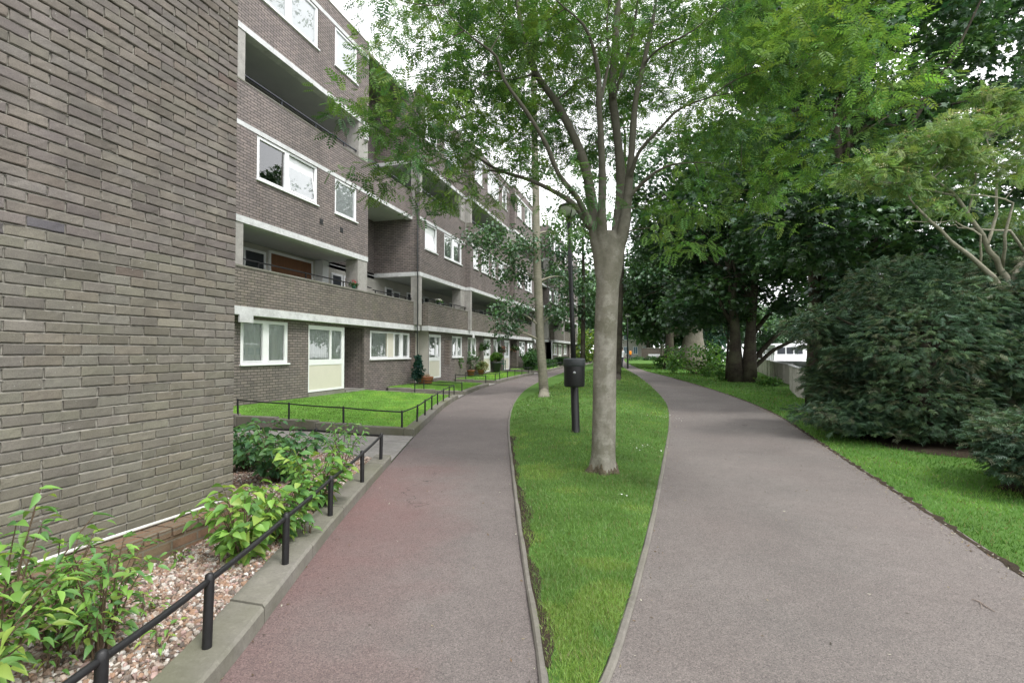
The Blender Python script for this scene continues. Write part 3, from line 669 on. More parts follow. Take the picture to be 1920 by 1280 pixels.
# what stands on the access deck: doors, boarding, glazed screens in the back wall
def deck_door(y0,y1,z0,z1,mat,X=XB):
    f=MB(); f.box(X,X+.06,y0-.08,y0,z0,z1+.08); f.box(X,X+.06,y1,y1+.08,z0,z1+.08); f.box(X,X+.06,y0,y1,z1,z1+.08)
    fo=f.build('door_frame',M['upvc'],flats); d=MB(); d.box(X,X+.04,y0,y1,z0,z1); d.build('door',M[mat],fo)
mb=MB(); mb.box(XB,XB+.02,10.4,16.0,2.8,4.98); mb.box(XB,XB+.02,16.35,TY1,2.8,4.98); mb.build('wall',M['render'],flats)
deck_door(12.45,13.2,2.82,4.72,'darkdoor',XB+.02); deck_door(13.5,15.5,2.82,4.82,'wood',XB+.02)
part('column','upvc',(XB+.02,XB+.35,15.75,16.1,2.82,4.98))
for y in (16.75,17.55,18.35): deck_door(y,y+.55,2.82,4.6,'darkdoor' if y<17 else 'wood',XB+.02)
for base in (20.3,25.8,33.4,41,44.3,52.5):
    for k,(o,w) in enumerate(((.5,.5),(1.2,.5),(2.6,.6),(3.9,.45),(4.5,.45))): deck_door(base+o,base+o+w,2.82,4.55-(.1*k%.2),'darkdoor',XB+.02)
    for zz,d0 in ((7.52,.6),(7.52,2.4)): deck_door(base+d0,base+d0+.8,zz,9.5,'darkdoor')
deck_door(12.5,13.3,7.52,9.5,'darkdoor')
# ground floor
GX1,GX2=-10.12,-9.72; 
mb=MB()
wall_x(mb,GX1,8.6,20.4,-.1,ZF0+.02,[(10.56,12.32,1.34,2.5),(13.2,15.08,.40,2.48),(15.08,16.28,.36,2.52),(16.68,19.9,1.40,2.46)],.12)
wall_y(mb,8.6,XB,GX1,-.1,ZF0); wall_y(mb,16.28,-11.5,GX1-.1,0,ZF0); wall_y(mb,15.08,-11.5,GX1-.1,0,ZF0,1)
mb.face([(-11.5,15.08,0),(-11.5,16.28,0),(-11.5,16.28,ZF0),(-11.5,15.08,ZF0)]); mb.build('wall',M['facade'],flats)
window(GX1,10.56,12.32,1.34,2.5,[(.05,.47),(.56,.95)],curtain=.97)
french(GX1+.01,13.2,15.08,.42,2.48)
window(GX1,16.68,19.9,1.40,2.46,wide,curtain=.9)
part('panel','cream',(GX1-.06,GX1-.02,17.98,18.48,1.46,2.40))
part('plinth','coping',(GX1-.3,GX1+.02,13.2,15.06,.1,.40)); part('step','slab',(-11.5,GX1+.05,15.1,16.26,.1,.36))
mb=MB(); mb.box(-11.49,-11.44,15.25,16.1,.36,2.35); mb.build('door',M['darkdoor'],flats)
part('bracket','concrete',(-9.95,-9.90,10.3,10.75,2.40,2.60))
FY=[]
def ground_bay(X,y0,y1,items):
    holes=[]
    for it in items:
        if it[0]=='w': holes.append((it[1],it[2],1.40,2.46))
        elif it[0]=='f': holes.append((it[1],it[2],.46,2.46))
        elif it[0]=='r': holes.append((it[1],it[2],.3,2.5))
    mb=MB(); wall_x(mb,X,y0,y1,-.1,ZF0+.02,holes,.12)
    for it in items:
        if it[0]=='r':
            wall_y(mb,it[2],-11.2,X-.1,0,ZF0); wall_y(mb,it[1],-11.2,X-.1,0,ZF0,1); mb.face([(-11.2,it[1],0),(-11.2,it[2],0),(-11.2,it[2],ZF0),(-11.2,it[1],ZF0)])
    mb.build('wall',M['facade'],flats)
    for it in items:
        if it[0]=='w': window(X,it[1],it[2],1.40,2.46,it[3],openp=it[4],curtain=.85)
        elif it[0]=='f': french(X+.01,it[1],it[2],.46,2.46,flip=it[3])
        elif it[0]=='r': part('step','slab',(-11.2,X+.05,it[1]+.02,it[2]-.02,.1,.36)); part('door','cream' if it[3] else 'darkdoor',(-11.19,-11.14,it[1]+.15,it[2]-.15,.36,2.35))
mb=MB(); wall_y(mb,20.9,-10.6,GX2,-.1,ZF0+.02); mb.face([(-10.2,20.9,2.5),(-10.2,20.4,2.5),(-10.2,20.4,0),(-10.2,20.9,0)]); mb.build('wall',M['render'],flats)
ground_bay(GX2,20.9,30.2,[('f',20.95,22.3,False),('w',23.65,25.1,two,None),('w',25.9,27.3,two,1),('f',28.6,29.9,True)])
ground_bay(GX2,30.2,46.9,[('w',30.5,32.2,two,0),('f',32.9,34.2,True),('r',34.4,36.2,1),('w',36.9,38.7,two,None),('w',39.5,41.6,two,None),('f',43.0,44.8,False),('r',45.2,46.5,0)])
ground_bay(-9.2,46.9,61.9,[('w',47.6,49.6,two,None),('f',50.4,52.2,True),('w',53.4,55.4,two,None),('r',56,57.2,0),('w',58.2,60.2,two,None)])
part('drain_pipe','upvc',(-9.22,-9.12,46.75,46.87,.2,2.58)); part('bracket','concrete',(-9.50,-9.45,26.0,26.25,2.42,2.60),(-9.50,-9.45,41.,41.3,2.42,2.60))
# ------------------------------------------------------------------ bed, paving, lawns
def poly_sheet(name,mat,fx0,fx1,y0,y1,zf,nx=10,ny=20,kind='structure'):
    ysn=np.linspace(y0,y1,ny); return sheet(name,mat,[fx0(y) for y in ysn],[fx1(y) for y in ysn],ysn,zf,nx,kind)
inner=lambda w: (lambda y: float(by_y(LL,np.array([y]))[0])-w)
_lly=np.linspace(-4,70,800); _llx=by_y(LL,_lly)
def llx(y): return np.interp(y,_lly,_llx)
bed_left=lambda y: NX+.1 if y<NY1 else -9.95
def bed_z(x,y): return .085+.018*np.sin(x*3.1+y*1.7)+.012*np.sin(x*7.3-y*5.1)
poly_sheet('gravel_bed',M['gravelbase'],lambda y: NX+.1,inner(.25),-2,NY1,lambda x,y,t: float(bed_z(x,y)),14,50)
poly_sheet('gravel_bed',M['gravelbase'],lambda y: -9.95,inner(.25),NY1+.001,BEDY1,lambda x,y,t: float(bed_z(x,y)),40,25)
sl_mb=MB(); y=BEDY1+.02                       # concrete paving slabs between the bed and the first lawn
PAVE=[]
def paving(y0,y1,z,rowh=.75,slabw=.75):
    mb=MB(); y=y0; r=0
    while y<y1-.02:
        e=min(y+rowh,y1); xr=float(min(llx(y),llx(e)))-.02; x=xr; r+=1
        x2=xr-(slabw*.6 if r%2 else slabw)
        while x>-9.9:
            zz=z+float(gz(y))+random.uniform(-.003,.003)
            mb.box(max(x2,-9.95),x-.006,y,e-.006,-.05,zz,.004); x=x2; x2=x-slabw
        # the sliver between the straight slabs and the curving path edge
        mb.face([(xr,y,z+float(gz(y))-.003),(float(llx(y))+.0,y,z+float(gz(y))-.003),(float(llx(e))+.0,e,z+float(gz(e))-.003),(xr,e,z+float(gz(e))-.003)])
        y=e
    return tag(mb.build('paving',M['slab']),kind='structure')
paving(BEDY1+.02,9.0,.022)
LAWNS=[(9.0,16.5),(17.7,22.3),(23.9,32.4),(34.6,43.5),(45.,54.)]
def lawn_z(x,y,l):
    e=llx(y); t=np.clip((e-.22-x)/5.,0,1); return gz(y)+.13+.17*t
for k,l in enumerate(LAWNS):
    poly_sheet('lawn',M['lawn'],lambda y: -10.1,inner(.2),l[0]+.16,l[1],lambda x,y,t,l=l: float(lawn_z(x,y,l)),18,24)
    kerb_wall(LL,.22,.15,-1,l[0],l[1],1.1)
    # front and back kerbs of the lawn
    for yy in (l[0],l[1]-.16):
        mb=MB(); x=float(llx(yy))-.23
        while x>-9.9:
            x2=max(x-1.0,-9.95); zt=float(lawn_z((x+x2)/2,yy,l))+.02
            mb.box(x2,x-.008,yy,yy+.16,-.05,zt,.012); x=x2
        tag(mb.build('kerb',M['kerb']),kind='structure')
for a,b in zip(LAWNS[:-1],LAWNS[1:]): paving(a[1],b[0],.03)

# ------------------------------------------------------------------ gravel stones, grass blades, small litter
def stones():
    n=26000; y=rng.uniform(.6,6.8,n); lim=np.where(y<NY1,NX+.2,-5.6); e=llx(y)-.26; x=lim+(e-lim)*rng.random(n)
    keep=rng.random(n)<np.where(y<NY1,1.,.9); x,y=x[keep],y[keep]; n=len(x)
    t=(1+5**.5)/2; V=norm(np.array([(-1,t,0),(1,t,0),(-1,-t,0),(1,-t,0),(0,-1,t),(0,1,t),(0,-1,-t),(0,1,-t),(t,0,-1),(t,0,1),(-t,0,-1),(-t,0,1)],float))
    Fc=[(0,11,5),(0,5,1),(0,1,7),(0,7,10),(0,10,11),(1,5,9),(5,11,4),(11,10,2),(10,7,6),(7,1,8),(3,9,4),(3,4,2),(3,2,6),(3,6,8),(3,8,9),(4,9,5),(2,4,11),(6,2,10),(8,6,7),(9,8,1)]
    s=rng.gamma(6,.0016,n)+.003; Mx=frames(rng.normal(size=(n,3)),rng.normal(size=(n,3)),s*rng.uniform(.8,1.3,n),s*rng.uniform(.8,1.5,n),s*rng.uniform(.5,.9,n))
    p=np.stack([x,y,bed_z(x,y)+rng.uniform(-.002,.012,n)],1)
    pal=np.array([(.48,.39,.33),(.34,.24,.18),(.50,.44,.38),(.24,.17,.13),(.60,.56,.52),(.36,.23,.16),(.40,.28,.25),(.17,.14,.12)])
    c=pal[rng.integers(0,len(pal),n)]*rng.uniform(.75,1.15,(n,1))
    o=link('gravel',raw_mesh('gravel',*instance(V,Fc,Mx,p)[:3],M['stone'],False,np.repeat(c,12,axis=0))); tag(o,kind='stuff')
stones()
BL=[(-.5,0,0),(.5,0,0),(.22,.55,.10),(-.22,.55,.10),(0,1,.38)]; BF=[(0,1,2,3),(3,2,4)]
def blades(name,x,y,z,h,w,ca,cb,lean=.45):
    n=len(x); fwd=np.stack([rng.normal(0,lean,n),rng.normal(0,lean,n),np.ones(n)],1); up=np.stack([rng.normal(size=n),rng.normal(size=n),np.zeros(n)],1)
    hh=h*rng.uniform(.55,1.3,n); Mx=frames(fwd,up,w*rng.uniform(.7,1.3,n),hh,hh)
    t=rng.random((n,1)); pat=np.clip(.5+.28*np.sin(x*2.1+np.sin(y*1.3)*2)*np.sin(y*1.7+x*.6)+.25*np.sin(x*5.3-y*3.1+np.sin(y*4))*np.sin(y*6.1+x*2.3)+.2*np.sin(x*.9+y*.55),0,1.2)[:,None]
    c=(np.array(ca)*(1-t)+np.array(cb)*t)*(.62+.66*pat); c=c*np.where(pat>.75,np.array([[1.22,1.05,1.0]]),1.)
    dry=(rng.random(n)<.055+.05*(pat[:,0]>.8))[:,None]; c=np.where(dry,np.array([(.25,.21,.10)]),c)
    V,L,lt,_=instance(BL,BF,Mx,np.stack([x,y,z],1))
    tag(link(name,raw_mesh(name,V,L,lt,M['blade'],False,np.repeat(c,5,axis=0))),kind='stuff')
def verge_grass():
    X=[];Y=[];H=[];Wd=[]
    for y0,y1,den,h,w in ((2.0,4,6500,.042,.0042),(4,7,3400,.042,.0062),(7,12,1300,.045,.0105),(12,22,450,.055,.018),(22,50,120,.09,.032)):
        A=3.2 if y0<22 else 4; n=int(den*A*(y1-y0)); y=rng.uniform(y0,y1,n); a=np.interp(y,yv,va); b=np.interp(y,yv,vb)
        x=-4.2+ (b.max()+4.2+.2)*rng.random(n) if y0>=12 else rng.uniform(a.min(),b.max(),n)
        # bare worn fringe along the left edge
        d=x-a; bare=(np.sin(y*2.3)+np.sin(y*5.1+1))*.03+.05; k=(d>np.where(rng.random(n)<.75,bare,0))&(x<b-.005)
        X.append(x[k]);Y.append(y[k]);H.append(np.full(k.sum(),h));Wd.append(np.full(k.sum(),w))
    x,y,h,w=map(np.concatenate,(X,Y,H,Wd)); blades('grass',x,y,verge_h(x,y)-.004,h,w,(.10,.205,.04),(.20,.345,.085))
verge_grass()
def right_grass():
    X=[];Y=[];H=[];Wd=[]; rp=resample(RR,400)
    for y0,y1,den,h,w,wd in ((2,7.5,1600,.05,.008,3.2),(7.5,14,650,.055,.013,3.2),(14,30,160,.07,.026,3.5),(30,60,50,.10,.05,6)):
        n=int(den*wd*(y1-y0)); y=rng.uniform(y0,y1,n); e=np.interp(y,rp[:,1],rp[:,0]); x=e+.05+wd*rng.random(n)
        rj=1+.12*rng.normal(size=n); inb=((x-5.3)/1.35)**2+((y-11.3)/1.6)**2<rj; inb|=((x-5.3)/1.0)**2+((y-7.6)/.9)**2<rj
        k=(~inb)&((x-e)>.08*rng.random(n)+.03*np.sin(y*3)); X.append(x[k]);Y.append(y[k]);H.append(np.full(k.sum(),h));Wd.append(np.full(k.sum(),w))
    x,y,h,w=map(np.concatenate,(X,Y,H,Wd)); blades('grass',x,y,gz(y)-.04,h,w,(.075,.19,.028),(.15,.33,.055))
right_grass()
def lawn_grass():
    X=[];Y=[];Z=[];H=[];Wd=[]
    for k,l in enumerate(LAWNS[:3]):
        n=(46000,22000,9000)[k]; y=rng.uniform(l[0]+.17,l[1]-.17,n); x=-10.05+(llx(y)-.24+10.05)*rng.random(n)
        X.append(x);Y.append(y);Z.append(lawn_z(x,y,l)-.004);H.append(np.full(n,.035+.012*k));Wd.append(np.full(n,.014+.008*k))
    x,y,z,h,w=map(np.concatenate,(X,Y,Z,H,Wd)); blades('grass',x,y,z,h,w,(.155,.33,.055),(.25,.47,.095),.6)
lawn_grass()
def daisies():
    P=[]
    for (px,py,s,n) in ((1245,780,.22,26),(1205,835,.18,12),(1240,840,.1,5),(1165,930,.06,3),(1000,735,.5,8),(980,760,.3,6)):
        c=G(px,py,.1)
        for _ in range(n): P.append((c[0]+random.gauss(0,s),c[1]+random.gauss(0,s*1.5)))
    P=np.array(P); n=len(P); a=np.linspace(0,2*PI,9)[:-1]; V=[(0,0,.1)]+[(math.cos(t),math.sin(t),0) for t in a]; Fc=[(0,1+i,1+(i+1)%8) for i in range(8)]
    up=np.stack([rng.normal(0,.3,n),rng.normal(0,.3,n),np.ones(n)],1); Mx=frames(np.cross(up,rng.normal(size=(n,3))),up,np.full(n,.011))
    z=verge_h(P[:,0],P[:,1])+.05
    V,L,lt,_=instance(V,Fc,Mx,np.stack([P[:,0],P[:,1],z],1)); tag(link('daisies',raw_mesh('daisies',V,L,lt,M['petal'],False,np.full((len(V),3),.75))),kind='stuff')
daisies()
def litter():
    n=4200; y=rng.uniform(2.,30,n)**1.0; which=rng.random(n); rp=resample(RR,400); lp=resample(LR,400); l2=resample(RL,400)
    e1=np.interp(y,rp[:,1],rp[:,0])-np.abs(rng.normal(0,.10,n)); e2=np.interp(y,l2[:,1],l2[:,0])+np.abs(rng.normal(0,.09,n)); e3=llx(y)+np.abs(rng.normal(0,.15,n)); e4=np.interp(y,lp[:,1],lp[:,0])-np.abs(rng.normal(0,.08,n))
    anyx=e3+(e1-e3)*rng.random(n); x=np.where(which<.62,e1,np.where(which<.72,e2,np.where(which<.78,e3,np.where(which<.84,e4,anyx))))
    a=np.interp(y,yv,va); b=np.interp(y,yv,vb); k=~((x>a-.06)&(x<b+.06)); x,y=x[k],y[k]; n=len(x)
    V=[(-.5,0,0),(0,-.9,.15),(.5,0,.05),(0,1,.2)]; Fc=[(0,1,2,3)]
    up=np.stack([rng.normal(0,.25,n),rng.normal(0,.25,n),np.ones(n)],1); s=rng.uniform(.006,.016,n)*(1+y*.02); Mx=frames(np.cross(up,rng.normal(size=(n,3))),up,s*.7,s)
    pal=np.array([(.16,.10,.05),(.10,.07,.04),(.30,.25,.14),(.42,.40,.32),(.07,.06,.045)]); c=pal[rng.integers(0,5,n)]*rng.uniform(.7,1.2,(n,1))
    V,L,lt,_=instance(V,Fc,Mx,np.stack([x,y,gz(y)+.006],1)); tag(link('fallen_leaves',raw_mesh('fallen_leaves',V,L,lt,M['stone'],False,np.repeat(c,4,axis=0))),kind='stuff')
litter()
# leaf litter and bare soil below the conifers
def soil_patch(cx,cy,rx,ry):
    mb=MB(); rows=[]
    for k in range(9):
        r=k/8; rows.append([(cx+rx*r*math.cos(a)*(1+.09*math.sin(5*a+cx)+.05*math.sin(11*a)),cy+ry*r*math.sin(a)*(1+.08*math.sin(4*a)),float(gz(cy+ry*r*math.sin(a)))-.03+.035*(1-r**3)) for a in np.linspace(0,2*PI,41)[:-1]])
    mb.grid(rows,True); tag(mb.build('soil',M['soil'],smooth=True),kind='structure')
soil_patch(5.3,11.3,1.5,1.8); soil_patch(5.3,7.6,1.1,1.0)
def ragged(path,y0,y1,wl,wr,zo,amp,f):
    yy=np.arange(y0,y1,.06); xs=by_y(path,yy); rows=[]
    for x,y in zip(xs,yy):
        k=.5+.4*math.sin(y*f)*math.sin(y*f*2.7+1)+.35*math.sin(y*f*6.1)+random.uniform(-.5,.5); q=max(0,k)
        rows.append([(x-wl*(.4+.6*abs(math.sin(y*f*1.9+.7)))-random.uniform(0,.012),y,float(gz(y))+.0035),(x+.01,y,float(gz(y))+zo),(x+.012+wr*q*amp,y,float(gz(y))+zo-.004)])
    mb=MB(); mb.grid(rows); tag(mb.build('soil',M['soil'],smooth=True),kind='structure')
ragged(RR,-1,40,.03,.05,.005,1.,4.3)
def ragged_verge():
    yy=np.arange(2.6,9.5,.05); a=np.interp(yy,yv,va); rows=[]
    for x,y in zip(a,yy):
        k=max(.05,.45+.6*math.sin(y*2.1+.4)*math.sin(y*.9)+.25*math.sin(y*9))+random.uniform(-.1,.1); w=.015+.10*max(0,k)
        rows.append([(x-.01,y,float(verge_h(x,y))+.006),(x+w*.5,y,float(verge_h(x+w*.5,y))+.010),(x+w,y,float(verge_h(x+w,y))+.002)])
    mb=MB(); mb.grid(rows); tag(mb.build('soil',M['soil'],smooth=True),kind='structure')
ragged_verge()
mb=MB(); q=[G(px,py,.008) for px,py in ((1822,1122),(1838,1128),(1850,1137),(1866,1146))]; mb.tube(q,[.003,.004,.003,.002],5); mb.tube([q[1],G(1842,1140,.012)],[.0025,.0015],5)
tag(mb.build('twig',M['lattice']),'thin pale twig lying on the right hand path near its edge','twig')
# dark ring of bare earth round the big tree
# ------------------------------------------------------------------ black rails
def low_rail(label,pts,h,r,rr,loc=None,group='low black rails round beds and lawns',noend=False):
    pts=[np.array(p,float) for p in pts]; t=thing('low_railing',pts[0],label,'railing',group)
    top=[p+np.array([0,0,h]) for p in pts]
    for p in pts:
        mb=MB(); dx,dy=random.gauss(0,.006),random.gauss(0,.006)
        q=p+np.array([dx,dy,h])
        mb.tube([p-np.array([0,0,.05]),p+np.array([0,0,.012]),q-np.array([0,0,.01]),q+np.array([0,0,r*.75]),q+np.array([0,0,r*1.1])],[r,r,r,r*.86,r*.35],10)
        mb.build('post',M['black'],t,True)
    mb=MB(); rp=[]
    for a,b in zip(top[:-1],top[1:]):
        for s in np.linspace(0,1,5)[:-1]: rp.append(a+(b-a)*s-np.array([0,0,.008*math.sin(PI*s)+.012]))
    rp.append(top[-1]-np.array([0,0,.012])); mb.tube(rp,rr,8); mb.build('rail',M['black'],t,True)
    return t
b=[G(px,py,.10) for px,py in ((388,1215),(535,1060),(619,968),(679,905),(714,862))]
first=[(-1.79,-.35,.1),(-1.93,.75,.1),(-2.09,1.50,.1)]
low_rail('low black rail on the kerb of the gravel bed in the foreground',first+b+[(-5.0,6.72,.1),(-6.6,6.66,.1)],.36,.0245,.0165)
def lawn_rail(k,label,front=True,side=None,back=True):
    l=LAWNS[k]; y0,y1=l[0]+.08,l[1]-.1; P=[]
    lz=lambda x,y: float(lawn_z(x,y,l))-.01
    fx=float(llx(y0))-.12
    if front:
        xs=np.arange(fx-.15,-9.9,-1.32)[::-1] if k==0 else np.arange(fx,-9.4,-1.55)[::-1]
        P+=[(x,y0,lz(x,y0)) for x in xs]
    ysn=np.linspace(y0+.9,y1-1.0,6 if k==0 else 5)
    if side: P+=[(float(llx(y))-.11,y,float(gz(y))+.14) for y in ysn]
    if back:
        bx=float(llx(y1))-.13; P2=[(x,y1,lz(x,y1)) for x in np.arange(bx,-9.6,-1.5)]
        if side: P+=P2
    low_rail(label,P,.36,.02 if k<2 else .022,.014)
    if back and not side: low_rail(label.replace('front','back'),P2,.36,.022,.014)
lawn_rail(0,'low black rail around three sides of the nearest bright lawn',side=True)
lawn_rail(1,'low black rail across the front of the second lawn by the watering can',side=False)
lawn_rail(2,'low black rail around the lawn beside the two dark planters',side=True)
lawn_rail(3,'low black rail around the far lawn beyond the clipped hedge',side=True,front=False)

# ------------------------------------------------------------------ leaves
def leaf_template(n=4,wid=.5,fold=.12,curve=.25,serr=0):
    V=[];st=np.linspace(0,1,n+1)
    for s in st:
        w=wid*math.sin(PI*min(1,(s*.93+.035)**.75))*(1-.35*s); z=-curve*s*s
        V+=[(-w*.5,s,z+fold*w),(0,s,z),(w*.5,s,z+fold*w)]
    Fc=[]
    for i in range(n):
        a=3*i; Fc+=[(a,a+1,a+4,a+3),(a+1,a+2,a+5,a+4)]
    return np.array(V),Fc
LEAF=leaf_template(4,.78,.25,.3); LEAFN=leaf_template(4,.5,.25,.35)
def compound_template(pairs=5,ll=.27):
    V=[];Fc=[]
    def lf(p,d,l,w):
        d=np.array(d,float); d/=np.linalg.norm(d); s=np.cross(d,(0,0,1.)); s/=np.linalg.norm(s); p=np.array(p,float); b=len(V)
        V.extend([p,p+d*l*.5+s*w*.5,p+d*l+np.array([0,0,-.12*l]),p+d*l*.5-s*w*.5]); Fc.append((b,b+1,b+2,b+3))
    for i in range(pairs):
        s=.20+.66*i/(pairs-1); z=-.18*s*s; L=ll*(.8+.5*math.sin(PI*s))
        for sg in (-1,1): lf((sg*.01,s,z),(sg*1.,.5,-.16),L,.125)
    lf((0,.9,-.16),(0,1,-.3),ll,.12)
    b=len(V); V.extend([(-.008,0,0),(.008,0,0),(.005,.9,-.15),(-.005,.9,-.15)]); Fc.append((b,b+1,b+2,b+3))
    return np.array(V,float),Fc
COMP=compound_template()
def palmate_template():
    V=[(0,0,0),(-.55,.15,-.04),(-.30,.42,.03),(-.62,.72,-.12),(-.12,.62,.04),(0,1.05,-.18),(.12,.62,.04),(.62,.72,-.12),(.30,.42,.03),(.55,.15,-.04)]
    return np.array(V,float),[(0,2,1),(0,4,3,2),(0,6,5,4),(0,8,7,6),(0,9,8)]
PALM=palmate_template()
SIMPLE=(np.array([(0,0,0),(-.36,.45,.05),(0,1,-.12),(.36,.45,.05)],float),[(0,1,2,3)])
def spray_template():
    V=[];Fc=[]; r=random.Random(3)
    def bl(p,d,l,w):
        d=np.array(d,float); d/=np.linalg.norm(d); s=np.cross(d,(0,0,1.)); s/=np.linalg.norm(s); p=np.array(p,float); b=len(V)
        V.extend([p-s*w*.5,p+s*w*.5,p+d*l*.7+s*w*.4+np.array([0,0,-.1*l]),p+d*l+np.array([0,0,-.3*l]),p+d*l*.7-s*w*.4+np.array([0,0,-.1*l])]); Fc.append((b,b+1,b+2,b+3,b+4))
    for i in range(5):
        s=.05+.75*i/4; z=-.16*s*s
        for sg in (-1,1): bl((0,s,z),(sg*1.,.62+r.uniform(-.15,.25),-.05+r.uniform(-.22,.22)),.50*(1-.5*s)+r.uniform(-.1,.1),.085)
    bl((0,.0,0),(0,1,-.16),1.0,.075)
    return np.array(V),Fc
SPRAY=spray_template()
def foliage(name,mat,tmpl,C,Rd,per,size,pal,parent,flat=.6,droop=.3,upj=.35,clumpvar=.35,leafvar=.22,colshift=None,outward=None):
    """leaves gathered in clumps: C centres, Rd radii, per = leaves per clump"""
    C=np.asarray(C,float); Rd=np.broadcast_to(np.asarray(Rd,float),(len(C),)); per=np.broadcast_to(np.asarray(per,int),(len(C),))
    k=np.repeat(np.arange(len(C)),per); n=len(k)
    u=norm(rng.normal(size=(n,3)))*(rng.random((n,1))**.42); off=u*np.array([1,1,flat])*Rd[k][:,None]; p=C[k]+off
    od=off/ (Rd[k][:,None]+1e-6)
    if outward is not None: od=od*.7+norm(C[k]-np.asarray(outward))*.7
    fwd=od*np.array([1,1,.7])+rng.normal(0,.42,(n,3))+np.array([0,0,-droop]); up=np.array([0,0,1.])+rng.normal(0,upj,(n,3))+od*.35
    s=size*rng.uniform(.7,1.25,n); Mx=frames(fwd,up,s)
    pal=np.asarray(pal,float); cb=pal[rng.integers(0,len(pal),len(C))]*rng.uniform(1-clumpvar,1+clumpvar,(len(C),1)); c=cb[k]*rng.uniform(1-leafvar,1+leafvar,(n,1))
    c=c*(1+.10*rng.normal(size=(n,3))*np.array([1,.3,1]))
    if colshift is not None: c=c*colshift(p)
    V,L,lt,_=instance(tmpl[0],tmpl[1],Mx,p)
    me=raw_mesh(name,V,L,lt,mat,False,np.repeat(np.clip(c,.004,.9),len(tmpl[0]),axis=0),ORG[parent.name] if parent is not None else None)
    return link(name,me,parent)
def ellip(c,r,n,lo=.45,zmin=None,seedless=None):
    u=norm(rng.normal(size=(n*2,3))); q=np.asarray(c)+u*np.asarray(r)*(lo**3+(1-lo**3)*rng.random((n*2,1)))**(1/3)
    if zmin is not None: q=q[q[:,2]>zmin]
    return q[:n]
def bez(a,b,bend,n=6):
    a=np.array(a,float); b=np.array(b,float); m=(a+b)/2+np.array(bend,float); t=np.linspace(0,1,n)[:,None]
    return (1-t)**2*a+2*t*(1-t)*m+t*t*b
def wob(pts,amp):
    pts=np.array(pts,float); pts[1:-1]+=np.random.default_rng(int(abs(pts[0,0]*1000))%99991).normal(0,amp,(len(pts)-2,3)); return pts
GREEN_D=[(.040,.102,.030),(.052,.122,.034),(.034,.086,.032),(.070,.150,.038)]
GREEN_M=[(.050,.125,.035),(.065,.150,.04),(.042,.105,.034)]
GREEN_L=[(.085,.19,.04),(.11,.225,.045),(.07,.16,.04)]
def tree(name,base,label,trunk_r,h,crowns,mat,tmpl,size,pal,nclump,per,crad,bark='barkdark',group=None,limbs=9,lean=(0,0),forks=1,flat=.6,cat='tree',zmin=1.8,droop=.3,extra=()):
    t=thing(name,base,label,cat,group); mb=MB(); bx=np.array(base,float)
    C=np.concatenate([ellip(c,r,int(nclump*w),.5,zmin) for c,r,w in crowns])
    tops=[]
    for f in range(forks):
        o=np.array([math.cos(f*2.4+.4)*trunk_r*.85,math.sin(f*2.4+.4)*trunk_r*.85,0]) if forks>1 else np.zeros(3)
        k=8; P=[bx+o+np.array([lean[0]*s*s*h+(o[0]*2.2*s*s)+.10*math.sin(3*s+f)*s*2,lean[1]*s*s*h+o[1]*2.2*s*s+.1*math.cos(4*s+f)*s*2,h*s-.1*(s==0)]) for s in np.linspace(0,1,k)]
        R=[trunk_r*(1.35 if i==0 else 1.08 if i==1 else 1-.72*i/(k-1)) for i in range(k)]; 
        if forks>1: R=[r*.72 for r in R]
        mb.tube(P,R,10); tops.append((P,R))
    for i in range(limbs):
        P,R=tops[i%forks]; j=random.randint(2,6); s=P[j]; d=C[random.randrange(len(C))]
        if d[2]<s[2]-.8: continue
        r0=R[j]*.55; q=bez(s,d,(random.uniform(-.3,.3),random.uniform(-.3,.3),.5),7); mb.tube(wob(q,.06),np.linspace(r0,.02,7),6)
        for _ in range(2):
            m=random.randint(2,5); e=q[m]+np.random.default_rng(i*7+_).normal(0,1.,3)+np.array([0,0,.4]); mb.tube(bez(q[m],e,(0,0,.15),5),np.linspace(r0*.4,.012,5),5)
    for e in extra: q=np.array([CAM(*x[:3]) for x in e]); tt=np.linspace(0,len(e)-1,len(e)*3); mb.tube(np.stack([np.interp(tt,np.arange(len(e)),q[:,k]) for k in range(3)],1),np.interp(tt,np.arange(len(e)),[x[3] for x in e]),8)
    mb.build('trunk',M[bark],t,True)
    foliage('crown',M[mat],tmpl,C,crad*rng.uniform(.7,1.25,len(C)),per,size,pal,t,flat,droop)
    return t

# ------------------------------------------------------------------ the big tree between the paths
D0=6.67; base=G(1130,897,.06)
bt=thing('big_ash_tree',base,'large smooth grey barked tree with forked trunk on the verge between the paths','tree')
mb=MB()
def fluted(P,R,n=28,cap=False):
    rows=[]
    for i,(p,r) in enumerate(zip(P,R)):
        z=p[2]-base[2]; fl=max(0,1-z/.32)**1.6
        rows.append([(p[0]+math.cos(a)*r*(1+fl*(.20*math.cos(5*a+.6)+.12*math.cos(3*a+2)+.06*math.sin(9*a))+.018*math.sin(3*a+z*2)),p[1]+math.sin(a)*r*(1+fl*(.20*math.cos(5*a+.6)+.1*math.sin(2*a))+.018*math.cos(4*a+z*3)),p[2]) for a in np.linspace(0,2*PI,n+1)[:-1]])
    return rows
def TP(py,px): return CAM(px,py,D0)
tz=[(897,1130,.285),(890,1130,.262),(880,1130,.240),(868,1130,.226),(845,1131,.215),(800,1132,.211),(740,1133,.208),(680,1134,.205),(620,1136,.203),(570,1138,.203),(530,1140,.206),(500,1142,.212),(475,1143,.20),(452,1143,.15),(432,1142,.07)]
P=[]; R=[]
for py,px,r in tz: P.append(TP(py,px)); R.append(r*.735)
P[0]=base-np.array([0,0,.05])
